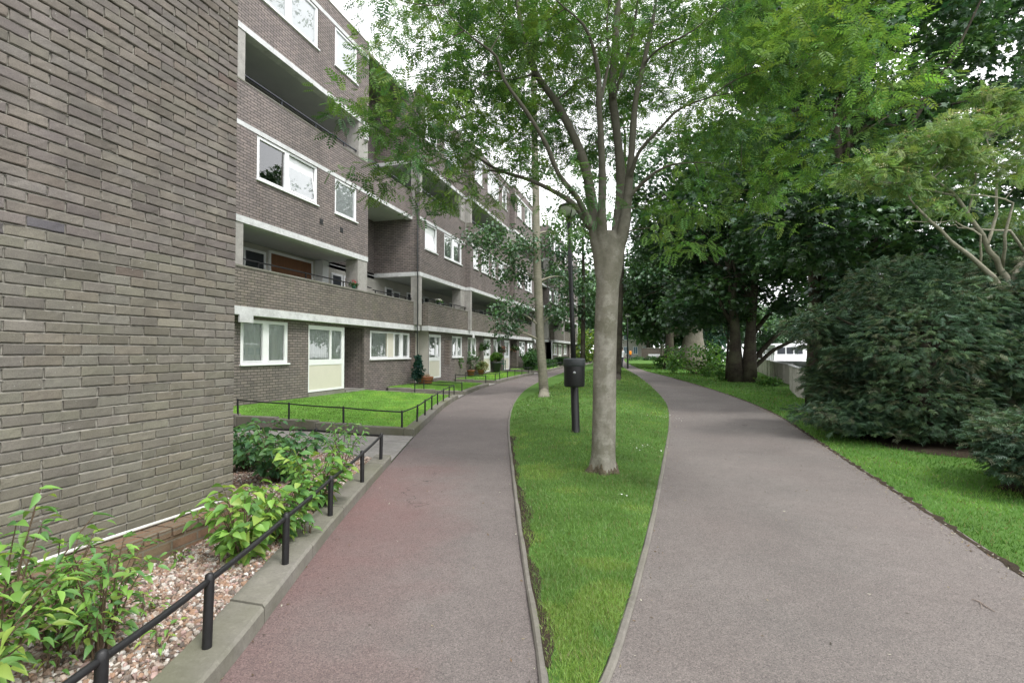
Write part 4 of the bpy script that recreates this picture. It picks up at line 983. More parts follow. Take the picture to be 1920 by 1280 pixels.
mb_trunk=MB(); fr_=fluted(P,R); mb_trunk.grid(fr_,True); mb_trunk.f.append(tuple(27-i for i in range(28))); mb_trunk.m.append(0); mb_trunk.f.append(tuple((len(P)-1)*28+i for i in range(28))); mb_trunk.m.append(0)
def foot_bark(trunk):
  mb=MB(); rows=[]                                # rough brown bark left at the foot, with a ragged upper edge
  Pz=lambda z: (np.interp(z,[q[2] for q in P],[q[0] for q in P]),np.interp(z,[q[2] for q in P],[q[1] for q in P]),np.interp(z,[q[2] for q in P],R))
  na=90; zs_top=[]
  for a in np.linspace(0,2*PI,na+1)[:-1]: zs_top.append(base[2]+.085+.035*math.sin(3*a+1)+.045*max(0,math.sin(7*a+.5))**2+.02*math.sin(23*a)+.02*math.sin(13*a+2))
  rows=[]
  for f in np.linspace(0,1,9):
      row=[]
      for k,a in enumerate(np.linspace(0,2*PI,na+1)[:-1]):
          z=base[2]-.04+(zs_top[k]-base[2]+.04)*f; cx,cy,r=Pz(z); fl=max(0,1-(z-base[2])/.32)**1.6
          q=r*(1+fl*(.20*math.cos(5*a+.6)+.12*math.cos(3*a+2)+.06*math.sin(9*a)))+.014*(1-f)+.009+.006*math.sin(17*a+f*9)*math.sin(29*a); qy=r*(1+fl*(.20*math.cos(5*a+.6)+.1*math.sin(2*a)))+.014*(1-f)+.009+.006*math.sin(17*a+f*9)
          if f==1: q-=.012; qy-=.012
          row.append((cx+math.cos(a)*q,cy+math.sin(a)*qy,z))
      rows.append(row)
  mb.grid(rows,True); mb.build('foot_bark',M['rootbark'],trunk,True)
limbs=[ # (pixel x, pixel y, depth, radius m)
 [(1136,575,6.67,.12),(1133,530,6.67,.15),(1127,485,6.66,.15),(1117,435,6.66,.135),(1110,380,6.62,.105),(1098,310,6.7,.092),(1072,245,6.9,.082),(1040,187,7.1,.076),(1003,139,7.3,.068),(980,67,7.5,.058),(968,-5,7.7,.05),(950,-120,7.9,.035),(930,-230,8,.015)],
 [(1108,425,6.55,.07),(1085,372,6.4,.058),(1047,330,6.3,.05),(1025,270,6.2,.046),(988,210,6.1,.042),(943,150,6.0,.037),(934,105,6.0,.032),(890,75,5.9,.026),(834,24,5.8,.02),(828,-20,5.8,.012)],
 [(1106,425,6.6,.075),(1080,385,6.7,.062),(1051,365,6.8,.052),(995,337,6.9,.044),(935,321,7.0,.038),(890,292,7.1,.032),(826,258,7.2,.024),(790,238,7.3,.012)],
 [(943,322,7.0,.03),(890,318,6.8,.022),(834,334,6.7,.012)],
 [(1134,530,6.66,.12),(1131,470,6.62,.11),(1128,400,6.5,.085),(1130,337,6.4,.075),(1127,262,6.3,.062),(1122,187,6.2,.055),(1124,150,6.2,.05),(1114,92,6.1,.04),(1096,45,6.0,.033),(1042,2,5.9,.024),(1000,-60,5.8,.012)],
 [(1126,190,6.25,.04),(1143,115,6.35,.034),(1137,49,6.4,.028),(1142,0,6.5,.024),(1150,-90,6.6,.012)],
 [(1142,570,6.67,.12),(1148,525,6.68,.15),(1153,480,6.70,.145),(1163,400,6.8,.12),(1165,330,6.9,.095),(1156,240,7.0,.085),(1147,180,7.1,.085),(1152,100,7.2,.078),(1158,20,7.3,.065),(1165,-80,7.4,.045),(1170,-200,7.5,.02)],
 [(1143,565,6.67,.11),(1151,520,6.67,.135),(1158,475,6.67,.125),(1172,420,6.65,.11),(1180,337,6.6,.078),(1186,262,6.6,.066),(1191,187,6.6,.058),(1206,124,6.6,.052),(1222,50,6.6,.043),(1236,-30,6.6,.033),(1250,-150,6.5,.014)],
 [(1182,330,6.55,.05),(1196,285,6.4,.043),(1240,238,6.2,.036),(1270,205,6.1,.03),(1330,182,5.9,.024),(1400,170,5.7,.016),(1470,160,5.5,.009)],
 [(1178,372,6.6,.05),(1195,352,6.5,.042),(1229,322,6.3,.035),(1262,307,6.2,.028),(1322,304,6.,.02),(1390,310,5.8,.01)],
 [(1150,185,7.0,.045),(1176,110,6.9,.04),(1190,45,6.8,.036),(1200,-30,6.7,.03),(1230,-130,6.6,.014)],
 [(1205,124,6.6,.032),(1232,92,6.4,.03),(1300,60,6.2,.024),(1380,-10,6.0,.015)],
 [(1330,182,5.9,.018),(1380,148,5.8,.024),(1442,126,5.6,.022),(1500,118,5.4,.018),(1518,103,5.3,.016),(1545,125,5.2,.011),(1600,150,5.,.007)],
 [(1000,139,7.3,.035),(960,152,7.0,.028),(905,140,6.8,.02),(860,120,6.6,.01)],
 [(1128,260,6.3,.022),(1090,285,6.4,.016),(1050,300,6.5,.012),(1000,290,6.6,.007)],
 [(1045,187,7.1,.03),(1090,150,7.4,.025),(1130,135,7.6,.018),(1180,150,7.9,.009)],
]
mb=MB(); LP=[]
for l in limbs:
    ctl=np.array([CAM(px,py,d) for px,py,d,r in l]); rad=np.array([x[3] for x in l])*.70
    t=np.linspace(0,len(l)-1,(len(l)-1)*3+1); 
    pts=np.stack([np.interp(t,np.arange(len(l)),ctl[:,k]) for k in range(3)],1)
    sm=pts.copy(); sm[1:-1]=(pts[:-2]+2*pts[1:-1]+pts[2:])/4; rr=np.interp(t,np.arange(len(l)),rad)
    mb_trunk.tube(sm,rr*(1+.05*np.sin(t*5)),14); LP.append(np.c_[sm,rr])
LPA=np.concatenate([l[4:] for l in LP])
def fuse(mb,name,mat,parent,vox):
    o=mb.build(name,mat,None); md=o.modifiers.new('fuse','REMESH'); md.mode='VOXEL'; md.voxel_size=vox; sm_=o.modifiers.new('soften','SMOOTH'); sm_.iterations=22; sm_.factor=.5
    ev=o.evaluated_get(bpy.context.evaluated_depsgraph_get()); me=bpy.data.meshes.new_from_object(ev); bpy.data.objects.remove(o)
    me.name=name; me.transform(Matrix.Translation(Vector(-ORG[parent.name]))); me.polygons.foreach_set('use_smooth',np.ones(len(me.polygons),bool)); me.materials.clear(); me.materials.append(mat); me.update()
    return link(name,me,parent)
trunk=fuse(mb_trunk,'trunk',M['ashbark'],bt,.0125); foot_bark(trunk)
lobes=[(780,60,6.3,.6,5),(880,80,6.6,.7,15),(960,50,6.8,.8,16),(1050,100,7.2,.8,14),(760,240,6.4,.6,9),(850,220,6.6,.6,11),(800,330,6.8,.55,9),(920,330,7.2,.6,10),(715,310,6.0,.35,5),(1030,230,7.8,.7,9),
 (960,220,6.6,.55,9),(1230,80,7.4,.9,16),(1330,60,6.4,.8,18),(1420,140,5.8,.8,24),(1520,70,5.4,.75,22),(1600,140,5.0,.55,17),(1650,185,4.8,.42,11),(1450,240,5.8,.7,15),(1350,240,6.6,.8,13),(1290,330,7,.7,10),(1400,340,6.4,.5,7),(1520,290,5.8,.4,5),(1490,395,6,.2,2),(1250,200,7.5,.7,12),
 (900,-150,6.5,1.,16),(1100,-150,6.6,1.1,20),(1300,-150,6.4,1.1,20),(1500,-110,5.8,1.,20),(1080,365,6.3,.45,6),(1100,20,6.2,.7,9),(1600,30,5.2,.5,9),(700,180,6.2,.4,4),(1480,20,6.2,.7,12),(1260,420,6.8,.5,7),(1080,60,8.6,1.0,13),(1180,150,8.8,.9,11),(1000,150,8.3,.9,9),(1250,-20,8.4,1.,12),(1130,260,8.6,.7,6),(900,120,7.9,.8,8),(980,280,8.2,.6,6)]
CC=[];CR=[]
lobes+=[(px+random.uniform(-30,30),py+random.uniform(-30,30),random.uniform(7.8,9.6),.9,13) for px in range(800,1400,95) for py in (-50,40,130,220)]
for px,py,d,r,n in lobes:
    n=int(n*(1.25 if px<1300 else .78)); c=CAM(px,py,d); q=c+norm(rng.normal(size=(n,3)))*(rng.random((n,1))**.4)*r*1.2*np.array([1.05,1.2,.9]); CC.append(q); CR.append(np.full(n,.30))
CC=np.concatenate(CC); CR=np.concatenate(CR)
nodes=LPA[:,:3]
order=np.argsort([np.min(np.linalg.norm(nodes-c,axis=1)) for c in CC])
nd=list(nodes); nr=list(LPA[:,3])
for i in order:                                  # twigs reach every spray of leaves from the nearest limb
    c=CC[i]; A=np.array(nd); dd=np.linalg.norm(A-c,axis=1)+.6*np.maximum(0,A[:,2]-c[2]); j=int(np.argmin(dd)); s=A[j]
    L0=np.linalg.norm(c-s)
    if L0<.12: continue
    q=bez(s,c,np.array([0,0,.10*L0])+rng.normal(0,.07*L0,3),6); r0=min(nr[j]*.6,.006+.007*L0)
    mb.tube(q,np.linspace(r0,.0028,6),5,False)
    for m in (2,3,4): nd.append(q[m]); nr.append(r0*(1-m/6))
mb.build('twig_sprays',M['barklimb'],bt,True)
foliage('crown',M['ash'],COMP,CC,CR*rng.uniform(.8,1.3,len(CC)),20,.165,[(.09,.185,.045),(.12,.235,.052),(.065,.15,.05),(.165,.29,.06)],bt,.42,.14,.22,.36,.22)

# ------------------------------------------------------------------ slender trees along the verge
def verge_tree(base,label,trunk_px,lobes,size,per,crad,bark,pal,tmpl=SIMPLE,matn='sycamore'):
    t=thing('verge_tree',base,label,'tree','trees standing along the verge'); mb=MB()
    ctl=np.array([base-np.array([0,0,.1])]+[CAM(px,py,d) for px,py,d,r in trunk_px]); rad=[trunk_px[0][3]*1.14]+[x[3] for x in trunk_px]
    tt=np.linspace(0,len(ctl)-1,(len(ctl)-1)*3+1); pts=np.stack([np.interp(tt,np.arange(len(ctl)),ctl[:,k]) for k in range(3)],1); mb.tube(pts,np.interp(tt,np.arange(len(ctl)),rad),12)
    C=[]
    for px,py,d,r,n in lobes:
        c=CAM(px,py,d); C.append(c+norm(rng.normal(size=(n,3)))*(rng.random((n,1))**.4)*r*np.array([1,1,.8]))
        j=int(np.argmin(np.abs(pts[:,2]-(c[2]-.3)))); q=bez(pts[j],c,(0,0,.25),6); mb.tube(q,np.linspace(.05,.012,6),6)
    mb.build('trunk',M[bark],t,True); C=np.concatenate(C)
    foliage('crown',M[matn],tmpl,C,crad,per,size,pal,t,.6,.35); return t
t2b=G(1020,743,.14)
verge_tree(t2b,'slim pale trunked tree at the verge edge beside the left hand path',[(1020,735,19.4,.19),(1017,690,19.4,.17),(1013,640,19.4,.165),(1010,560,19.4,.16),(1006,470,19.4,.15),(1005,380,19.4,.14),(1002,250,19.5,.12),(1000,120,19.6,.10),(1000,0,19.7,.08),(1000,-160,19.8,.04)],
 [(935,470,19.5,1.1,20),(900,440,19.,.7,10),(965,510,19.8,.9,16),(990,450,19.,.8,10),(965,585,18.9,.75,14),(950,620,18.6,.5,7),(1045,590,19.6,.7,10),(1060,520,20,.8,10),(1000,320,19.5,1.0,8),(960,200,19.6,1.2,10),(1040,150,19.6,1.3,12),(1000,20,19.7,1.6,14),(980,-120,19.8,1.8,20),(1050,440,20.5,.9,10)],.13,46,.5,'barkpale',GREEN_M)
t3b=G(1158,715,.1)
verge_tree(t3b,'dark green trunked tree standing directly behind the big forked tree',[(1158,705,28.8,.20),(1161,640,28.8,.17),(1163,560,28.8,.16),(1166,480,28.8,.14),(1170,380,28.8,.11),(1172,250,28.8,.07)],
 [(1190,420,28.8,1.6,16),(1175,330,28.8,1.8,18),(1130,300,28.8,1.8,14),(1205,480,28.5,1.0,8),(1160,220,28.8,1.9,16),(1100,420,29,1.6,14),(1180,540,29,.7,6)],.22,40,.7,'barkdark',GREEN_M)
t4b=G(1092,694,.1)
verge_tree(t4b,'mossy trunked tree far along the verge between lamp post and big tree',[(1092,688,45,.22),(1093,640,45,.20),(1094,580,45,.18),(1094,500,45,.14),(1092,430,45,.08)],
 [(1080,540,45,2.2,14),(1060,470,45,2.6,18),(1110,480,45,2.4,16),(1085,400,45,2.6,16),(1050,570,44,1.3,7),(1105,580,45,1.2,7)],.34,40,1.0,'barkdark',GREEN_D)

# ------------------------------------------------------------------ the trees on the right hand side
PD=(.9,1.05)
tree('broadleaf_tree',G(1553,800,-.03)*0+np.array([4.95,16.9,float(gz(16.9))]),'tall dark broadleaf tree with several stems behind the large conifer',.34,11.5,
 [(CAM(1630,110,15.2),(4.2,3.0,4.5),.62),(CAM(1500,60,15.),(2.4,2.6,3.4),.2),(CAM(1840,300,15.),(2.4,2.,2.2),.13),(CAM(1890,140,15.5),(2.6,2.2,3.2),.16),(CAM(1450,330,14.5),(1.8,1.8,1.8),.10),(CAM(1520,420,13.2),(1.5,1.4,1.2),.10),(CAM(1690,420,13.4),(1.9,1.6,1.2),.13),(CAM(1860,470,13.4),(1.6,1.4,1.),.08),(CAM(1620,520,14.2),(1.6,1.2,.8),.06)],'sycamore',PALM,.17,GREEN_D,430,70,.6,forks=3,limbs=26)
tree('broadleaf_tree',np.array([4.44,28.4,float(gz(28.4))]),'twin trunked broadleaf tree in front of the grey boundary wall',.42,9.5,
 [(CAM(1360,400,28.2),(5.2,4.6,5.0),.8),(CAM(1330,560,27),(2.6,2.4,2.),.10),(CAM(1480,540,27),(2.4,2.2,1.4),.1),(CAM(1290,420,29),(3.,3.,3.),.12)],'sycamore',PALM,.25,GREEN_D,340,62,.95,forks=2,limbs=20,zmin=2.6,extra=[[(1400,690,28.2,.15),(1430,655,28,.13),(1478,605,27.6,.11),(1530,572,27,.07)],[(1402,700,28.2,.13),(1448,657,28,.10),(1500,632,27.5,.08),(1540,618,27,.04)],[(1400,640,28.2,.14),(1440,590,28,.12),(1462,560,28,.10),(1505,530,28,.06)]])
tree('broadleaf_tree',np.array([7.4,22.8,float(gz(22.8))-.04]),'dark broadleaf tree beyond the boundary wall, its trunk rising behind the large conifer',.30,10,
 [(CAM(1530,330,22.5),(4.2,3.8,4.6),.8),(CAM(1580,120,22),(4.2,3.6,4.),.2),(CAM(1600,500,22),(3.4,2.6,1.6),.2),(CAM(1760,480,23),(4.,2.6,2.6),.3)],'sycamore',PALM,.22,GREEN_D,270,60,.8,forks=2,limbs=18,zmin=3.6)
tree('broadleaf_tree',G(1255,692,.0),'round headed dark tree on the grass where the right hand path bends',.36,9,
 [(CAM(1255,530,44),(4.6,4.2,4.6),.85),(CAM(1240,610,43.5),(2.6,2.4,1.3),.15)],'sycamore',SIMPLE,.42,GREEN_D,210,60,1.15,limbs=12,zmin=2.2)
d_=G(1287,692,0.)
st=tree('broadleaf_tree',d_+np.array([.6,1.5,0]),'old tree with very thick pale brown trunk beside the ivy covered bush',.95,9.,
 [(CAM(1320,500,47),(5.,4.4,5.),.9),(CAM(1300,600,46),(2.4,2.2,1.3),.1)],'sycamore',SIMPLE,.42,GREEN_D,200,55,1.2,bark='bark',limbs=10,zmin=3.)
tree('young_tree',G(1240,684,0),'thin pale stemmed sapling in front of the far brick wall',.14,6,[(CAM(1235,600,56),(2.6,2.4,2.2),1.)],'sycamore',SIMPLE,.42,GREEN_M,60,45,1.,bark='barkpale',limbs=5,zmin=3.)
tree('young_tree',G(1363,712,0),'thin mossy sapling just left of the twin trunked tree',.075,5,[(CAM(1350,560,31),(2.0,1.8,2.0),1.)],'sycamore',SIMPLE,.26,GREEN_M,60,45,.7,limbs=5,zmin=2.6)
# the light flowering tree at the right edge
eb=np.array([6.15,11.2,.02])
el=thing('flowering_tree',eb,'light green small tree with pale bare branches and cream flower heads above the conifers','tree'); mb=MB()
stem=[(1893,700,9.6,.10),(1893,620,9.5,.09),(1892,560,9.4,.08)]
BR=[stem[-1:]+[(1880,501,9.3,.05),(1851,459,9.2,.042),(1815,403,9.1,.034),(1788,364,9.,.026),(1749,334,8.9,.018),(1710,300,8.8,.01)],
    stem[-1:]+[(1838,495,9.0,.04),(1782,449,8.8,.03),(1730,393,8.6,.02),(1700,360,8.6,.009)], stem[-1:]+[(1905,520,9.4,.06),(1925,480,9.5,.05),(1935,380,9.6,.04),(1920,280,9.7,.02)],
    [(1792,367,9.,.022),(1710,350,8.8,.016),(1631,337,8.7,.008)],[(1851,459,9.2,.03),(1868,400,9.4,.025),(1872,340,9.5,.018),(1850,260,9.5,.01)],[(1880,501,9.3,.03),(1885,440,9.,.024),(1900,380,8.9,.018),(1870,370,8.8,.012),(1800,362,8.7,.008)],
    [(1838,495,9.,.02),(1840,440,8.9,.016),(1790,418,8.8,.012),(1700,415,8.6,.007)],[(1925,480,9.5,.03),(1895,432,9.3,.022),(1800,428,9.2,.012),(1770,420,9.2,.006)],[(1749,334,8.9,.014),(1690,280,8.8,.008)],[(1815,403,9.1,.02),(1830,330,9.1,.014),(1800,260,9.1,.008)]]
ep=[eb-np.array([0,0,.1])]+[CAM(*s[:3]) for s in stem]; mb.tube(ep,[.15,.11,.10,.085],10)
EN=[]
for b_ in BR:
    q=np.array([CAM(*s[:3]) for s in b_]); t=np.linspace(0,len(b_)-1,(len(b_)-1)*3+1); pts=np.stack([np.interp(t,np.arange(len(b_)),q[:,k]) for k in range(3)],1); pts[1:-1]+=rng.normal(0,.018,(len(pts)-2,3))
    mb.tube(pts,np.interp(t,np.arange(len(b_)),[s[3] for s in b_]),7); EN.append(pts)
EN=np.concatenate(EN); C=[]
for px,py,d,r,n in ((1630,325,8.7,.38,11),(1690,285,8.8,.42,14),(1750,262,8.9,.48,18),(1820,250,9.1,.55,20),(1895,215,9.4,.55,18),(1800,315,9.1,.42,11),(1880,305,9.4,.5,12),(1690,350,8.7,.3,6),(1900,400,9.6,.3,4),(1850,195,9.5,.45,12),(1950,290,9.6,.7,14),(1760,355,8.9,.3,5),(1735,390,8.6,.14,2),(1780,400,8.7,.12,2),(1960,420,9.6,.5,6),(1720,310,8.6,.4,6),(1800,270,8.7,.45,9),(1860,340,8.9,.35,4)):
    c=CAM(px,py,d); C.append(c+norm(rng.normal(size=(n,3)))*(rng.random((n,1))**.45)*r*np.array([1.1,1.1,.7]))
C=np.concatenate(C)
for c in C:
    j=int(np.argmin(np.linalg.norm(EN-c,axis=1)+.5*np.maximum(0,EN[:,2]-c[2]))); L0=np.linalg.norm(c-EN[j]); mb.tube(bez(EN[j],c,rng.normal(0,.06*L0+.01,3),5),np.linspace(.007,.003,5),4,False)
mb.build('trunk',M['barkpale'],el,True)
foliage('crown',M['shrub'],COMP,C,.24,26,.15,[(.15,.25,.075),(.19,.30,.095),(.12,.21,.07),(.23,.32,.12)],el,.35,.12,.25,.2,.2)
fc=C[rng.permutation(len(C))[:70]]+np.array([0,0,.09])
foliage('flowers',M['petal'],SIMPLE,fc,.09,34,.022,[(.50,.46,.28),(.58,.55,.40),(.46,.36,.20)],el,.3,-.2,.6,.1,.1)
# conifers
def conifer(base,label,lobes,n,size,pal,name='conifer_bush'):
    t=thing(name,base,label,'conifer','dark conifers beside the right hand path'); mb=MB(); b=np.array(base,float)
    C=[];O=[]; sub=[]
    for c,r,w in lobes:                        # each mass breaks up into smaller tiers
        for _ in range(5):
            o=norm(rng.normal(size=3))*rng.uniform(.35,.75)*np.asarray(r); f=rng.uniform(.42,.68); sub.append((np.asarray(c)+o,np.asarray(r)*f*np.array([1.15,1.15,.72]),w/5))
    for c,r,w in sub:
        k=int(n*w); u=norm(rng.normal(size=(k,3))); lay=np.round(u[:,2]*5.5)/5.5; u[:,2]=u[:,2]*.45+lay*.55
        rad=np.where(rng.random(k)<.72,rng.uniform(.86,1.06,k),rng.uniform(.35,.85,k))*(1+.13*np.sin(u[:,0]*7+u[:,1]*9+c[0])+.09*np.sin(u[:,2]*14))
        p=np.asarray(c)+u*np.asarray(r)*rad[:,None]; ok=p[:,2]>b[2]+.14; C.append(p[ok]); O.append(u[ok])
    C=np.concatenate(C);O=np.concatenate(O); k=len(C)
    for i in range(0,k,max(1,k//110)):
        s=b+np.array([0,0,max(.2,C[i][2]-b[2])*.55]); mb.tube(bez(s,C[i],(0,0,.15),5),np.linspace(.035,.008,5),5,False)
    mb.tube([b-np.array([0,0,.1]),b+np.array([0,0,1.2]),b+np.array([.05,.05,2.4])],[.14,.11,.05],8); mb.build('trunk',M['barkdark'],t,True)
    fwd=O*np.array([1,1,.4])+rng.normal(0,.62,(k,3))*np.array([1,1,.5])+np.array([0,0,-.10]); up=np.array([0,0,1.])+rng.normal(0,.40,(k,3))+O*.3
    s=size*rng.uniform(.65,1.3,k); pal=np.asarray(pal); ph=np.sin(C[:,0]*2.9)*np.sin(C[:,1]*2.3+1)*np.sin(C[:,2]*3.7)*1.3
    c=pal[np.clip(((ph+rng.normal(0,.35,k)+1)/2*len(pal)).astype(int),0,len(pal)-1)]*rng.uniform(.75,1.25,(k,1))
    V,L,lt,_=instance(SPRAY[0],SPRAY[1],frames(fwd,up,s),C)
    link('foliage',raw_mesh('foliage',V,L,lt,M['conifer'],False,np.repeat(c,len(SPRAY[0]),axis=0),ORG[t.name]),t); return t
CG=[(.052,.110,.055),(.064,.132,.066),(.088,.165,.078),(.098,.160,.062),(.11,.125,.065),(.046,.096,.050)]
conifer((4.75,10.9,.0),'large spreading dark blue green conifer bush at the edge of the right hand path',
 [(CAM(1612,690,10.6),(1.1,1.1,1.2),.16),(CAM(1535,615,10.8),(.7,.7,.6),.05),(CAM(1680,640,9.9),(1.35,1.3,1.45),.26),(CAM(1800,650,10.2),(1.4,1.3,1.6),.26),(CAM(1700,730,9.6),(1.6,1.1,1.05),.16),(CAM(1850,560,10.6),(1.0,1.,.9),.10),(CAM(1590,775,10.4),(.6,.7,.6),.06),(CAM(1690,800,9.5),(1.5,.9,.5),.12)],30000,.135,CG)
conifer((5.25,7.85,.0),'low dark blue green conifer cut by the right edge with frond tips over the grass',[(CAM(2010,840,6.0),(.85,.8,.72),.6),(CAM(2090,790,6.2),(.8,.8,.85),.4)],12000,.10,CG)
conifer((7.2,11.6,.0),'dark conifer standing at the right edge behind the low one',[(CAM(1960,620,9.),(1.2,1.2,1.5),.6),(CAM(2040,560,9.2),(1.2,1.2,1.6),.4)],10000,.14,CG)

# ------------------------------------------------------------------ background greenery: far trees and bushes
proto=tree('far_tree',np.array([-6.5,74,float(gz(74))]),'pale green tree closing the view left of the far lamp post',.3,9,[((-6.5,74,6.6),(4.2,4.,4.2),1.)],'sycamore',SIMPLE,.5,GREEN_M,150,50,1.3,limbs=8,zmin=2.,group='far trees closing the view')
proto2=tree('far_tree',np.array([5.5,88,float(gz(88))]),'far leafy tree behind the brick wall at the end of the lawn',.35,10,[((5.5,88,6.9),(5.4,5.,4.6),1.)],'sycamore',SIMPLE,.6,[(.06,.14,.035),(.085,.175,.045),(.05,.115,.04)],150,50,1.6,limbs=8,zmin=1.6,group='far trees closing the view')
_r=random.Random(5)
farspots=[(-1,108),(-14,96),(-24,110),(12,104),(22,118),(32,100),(44,92),(40,70),(52,58),(58,40),(62,24),(66,8),(48,112),(60,80),(-36,120),(4,128),(30,132),(70,60)]
farlab=['behind the far brick wall, its crown over the person in orange','past the end of the flats','far beyond the roof line of the flats','right of the far brick wall','behind the round headed tree']
for i,(x,y) in enumerate(farspots):
    c=copy_tree(proto2 if i%2 else proto); c.location=(x,y,float(gz(y)) if x<20 else -.6); c.rotation_euler.z=_r.uniform(0,6.28); s=_r.uniform(.9,1.5); c.scale=(s,s,s*_r.uniform(.9,1.2))
    c['label']=('far tree '+farlab[i]) if i<5 else 'hazy tree on the far bank of the river behind the boats'
def bush(name,base,label,C,R,per,size,pal,tmpl=SIMPLE,cat='shrub',group=None,matn='shrub',flat=.7,stems=8,barkm='twig',zj=.5):
    t=thing(name,base,label,cat,group); mb=MB(); b=np.array(base,float)
    for i in range(stems):
        c=C[random.randrange(len(C))]; mb.tube(bez(b+rng.normal(0,.05,3)*np.array([1,1,0])-np.array([0,0,.03]),c,(0,0,.1),5),np.linspace(.02 if R>.3 else .008,.004,5),5,False)
    mb.build('stems',M[barkm],t,True); foliage('foliage',M[matn],tmpl,C,R,per,size,pal,t,flat,.1,.6); return t
bb=G(1305,700,0.); bush('bush',bb,'pale green leafy bush below the thick pale trunked tree',ellip(bb+np.array([0,0,.9]),(2.3,1.6,1.1),40,.4,.3),.5,40,.2,GREEN_L)
bb=G(1335,672,0.)*0+CAM(1320,640,44); bb[2]=float(gz(bb[1])); bush('ivy_bush',bb,'dark blue green ivy covered bush left of the white boats',ellip(bb+np.array([0,0,2.2]),(2.2,1.8,2.2),50,.5,.4),.6,40,.28,[(.03,.085,.06),(.04,.10,.065)])
for k,(px,py,s,lab) in enumerate(((1372,712,.8,'low leafy weeds at the foot of the boundary wall left of the twin trunks'),(1440,722,.38,'yellow green weeds growing beside the twin trunks'),(1345,705,.9,'pale leafy weeds where the boundary wall begins'))):
    bb=G(px,py,0.); bush('weeds',bb,lab,ellip(bb+np.array([0,0,.35*s]),(1.1*s,.7*s,.5*s),18,.3,.1),.25,30,.14,GREEN_L,group='weeds along the boundary wall',stems=4)
bb=CAM(1100,655,62); bb[2]=.35; bush('shrub',bb,'bright yellow green shrub at the far end of the left hand path',ellip(bb+np.array([0,0,1.9]),(3.2,2.,2.),50,.3,.4),.8,40,.36,[(.20,.27,.05),(.15,.25,.05),(.10,.19,.04)])
bb=G(1244,690,0.); bush('shrub',bb,'little yellow green sapling bush on the far grass',ellip(bb+np.array([0,0,.6]),(.55,.5,.6),12,.2,.1),.3,30,.2,GREEN_L,stems=4)
for k,(px,py) in enumerate(((1195,675),(1213,675),(1230,676))):
    bb=G(px,py,0.); bush('low_plant',bb,'low green plant in front of the far brick wall',ellip(bb+np.array([0,0,.25]),(1.2,.6,.3),10,.2,.05),.3,24,.24,GREEN_M,group='low plants before the far wall',stems=3)
# ------------------------------------------------------------------ shrubs in the gravel bed
def bed_shrub(base,label,h,spread,stems,leaves,size,pal,tmpl=LEAF,cat='shrub',dens=1.,seed=0,bare=.25):
    r=np.random.default_rng(seed); t=thing('garden_shrub',base,label,cat,'young shrubs in the gravel bed'); b=np.array(base,float); mb=MB(); P=[];Fw=[]
    for i in range(stems):
        a=2*PI*i/stems+r.uniform(-.4,.4); rad=spread*r.uniform(.35,1.); hh=h*r.uniform(.6,1.05)*(1-.25*(rad/spread)**2)
        tip=b+np.array([math.cos(a)*rad,math.sin(a)*rad,hh]); q=bez(b+np.array([math.cos(a)*.03,math.sin(a)*.03,-.02]),tip,(-math.cos(a)*rad*.15,-math.sin(a)*rad*.15,.12*h),8)
        mb.tube(q,np.linspace(.0065,.0022,8),5,False)
        k=int(leaves*r.uniform(.8,1.2))
        for j in range(k):
            s=bare+(1-bare)*(j+r.random())/k; x=s*7; i0=min(int(x),6); p=q[i0]+(q[i0+1]-q[i0])*(x-i0)
            ang=j*2.4+r.uniform(-.5,.5); d=np.array([math.cos(ang),math.sin(ang),r.uniform(-.15,.35)]); out=np.array([math.cos(a),math.sin(a),0])*.5
            d=d+out; pet=.03+.03*r.random(); mb.tube([p,p+d*pet],[.0016,.0012],3,False); P.append(p+d*pet); Fw.append(d)
        P.append(tip); Fw.append(np.array([math.cos(a),math.sin(a),.4])); P.append(tip); Fw.append(np.array([-math.cos(a),math.sin(a),.5]))
    mb.build('stems',M['twig'],t,True); P=np.array(P); Fw=np.array(Fw); n=len(P)
    Fw=Fw+np.array([0,0,-.35])*r.uniform(.2,1.5,(n,1)); up=np.array([0,0,1.])+r.normal(0,.35,(n,3)); s=size*r.uniform(.55,1.2,n)
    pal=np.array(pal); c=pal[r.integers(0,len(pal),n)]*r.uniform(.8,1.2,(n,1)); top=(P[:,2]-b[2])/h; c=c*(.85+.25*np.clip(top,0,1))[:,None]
    V,L,lt,_=instance(tmpl[0],tmpl[1],frames(Fw,up,s*r.uniform(.85,1.15,n),s,s),P)
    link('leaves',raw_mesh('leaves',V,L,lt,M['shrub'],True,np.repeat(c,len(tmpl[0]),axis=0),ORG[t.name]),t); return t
YG=[(.19,.36,.075),(.17,.33,.075),(.22,.40,.08),(.14,.29,.075),(.28,.40,.085)]
MG=[(.12,.27,.075),(.14,.30,.075),(.10,.23,.075),(.18,.33,.08)]
DG=[(.075,.18,.075),(.095,.215,.075),(.065,.155,.07),(.12,.25,.08)]
def bg_(px,py): p=G(px,py,.09); return p
bed_shrub(np.array([-2.72,1.30,.09]),'yellow green shrub with drooping variegated leaves in the bottom left corner',.84,.40,20,17,.082,YG,LEAFN,seed=1)
bed_shrub(np.array([-2.92,1.62,.09]),'tall leggy green shrub leaning against the near brick end wall',.90,.40,15,16,.080,YG+MG,LEAFN,seed=2)
bed_shrub(bg_(185,1240),'bushy light green shrub just inside the nearest rail post',.64,.27,20,16,.062,MG+YG,LEAFN,seed=3)
bed_shrub(np.array([-3.05,1.95,.09]),'light green shrub behind the leggy one, against the ledge',.62,.32,14,14,.075,YG+MG,LEAFN,seed=12)
bed_shrub(np.array([-2.45,.98,.09]),'low fresh green shrub at the bottom edge of the photo',.55,.30,14,14,.078,YG,LEAFN,seed=13)
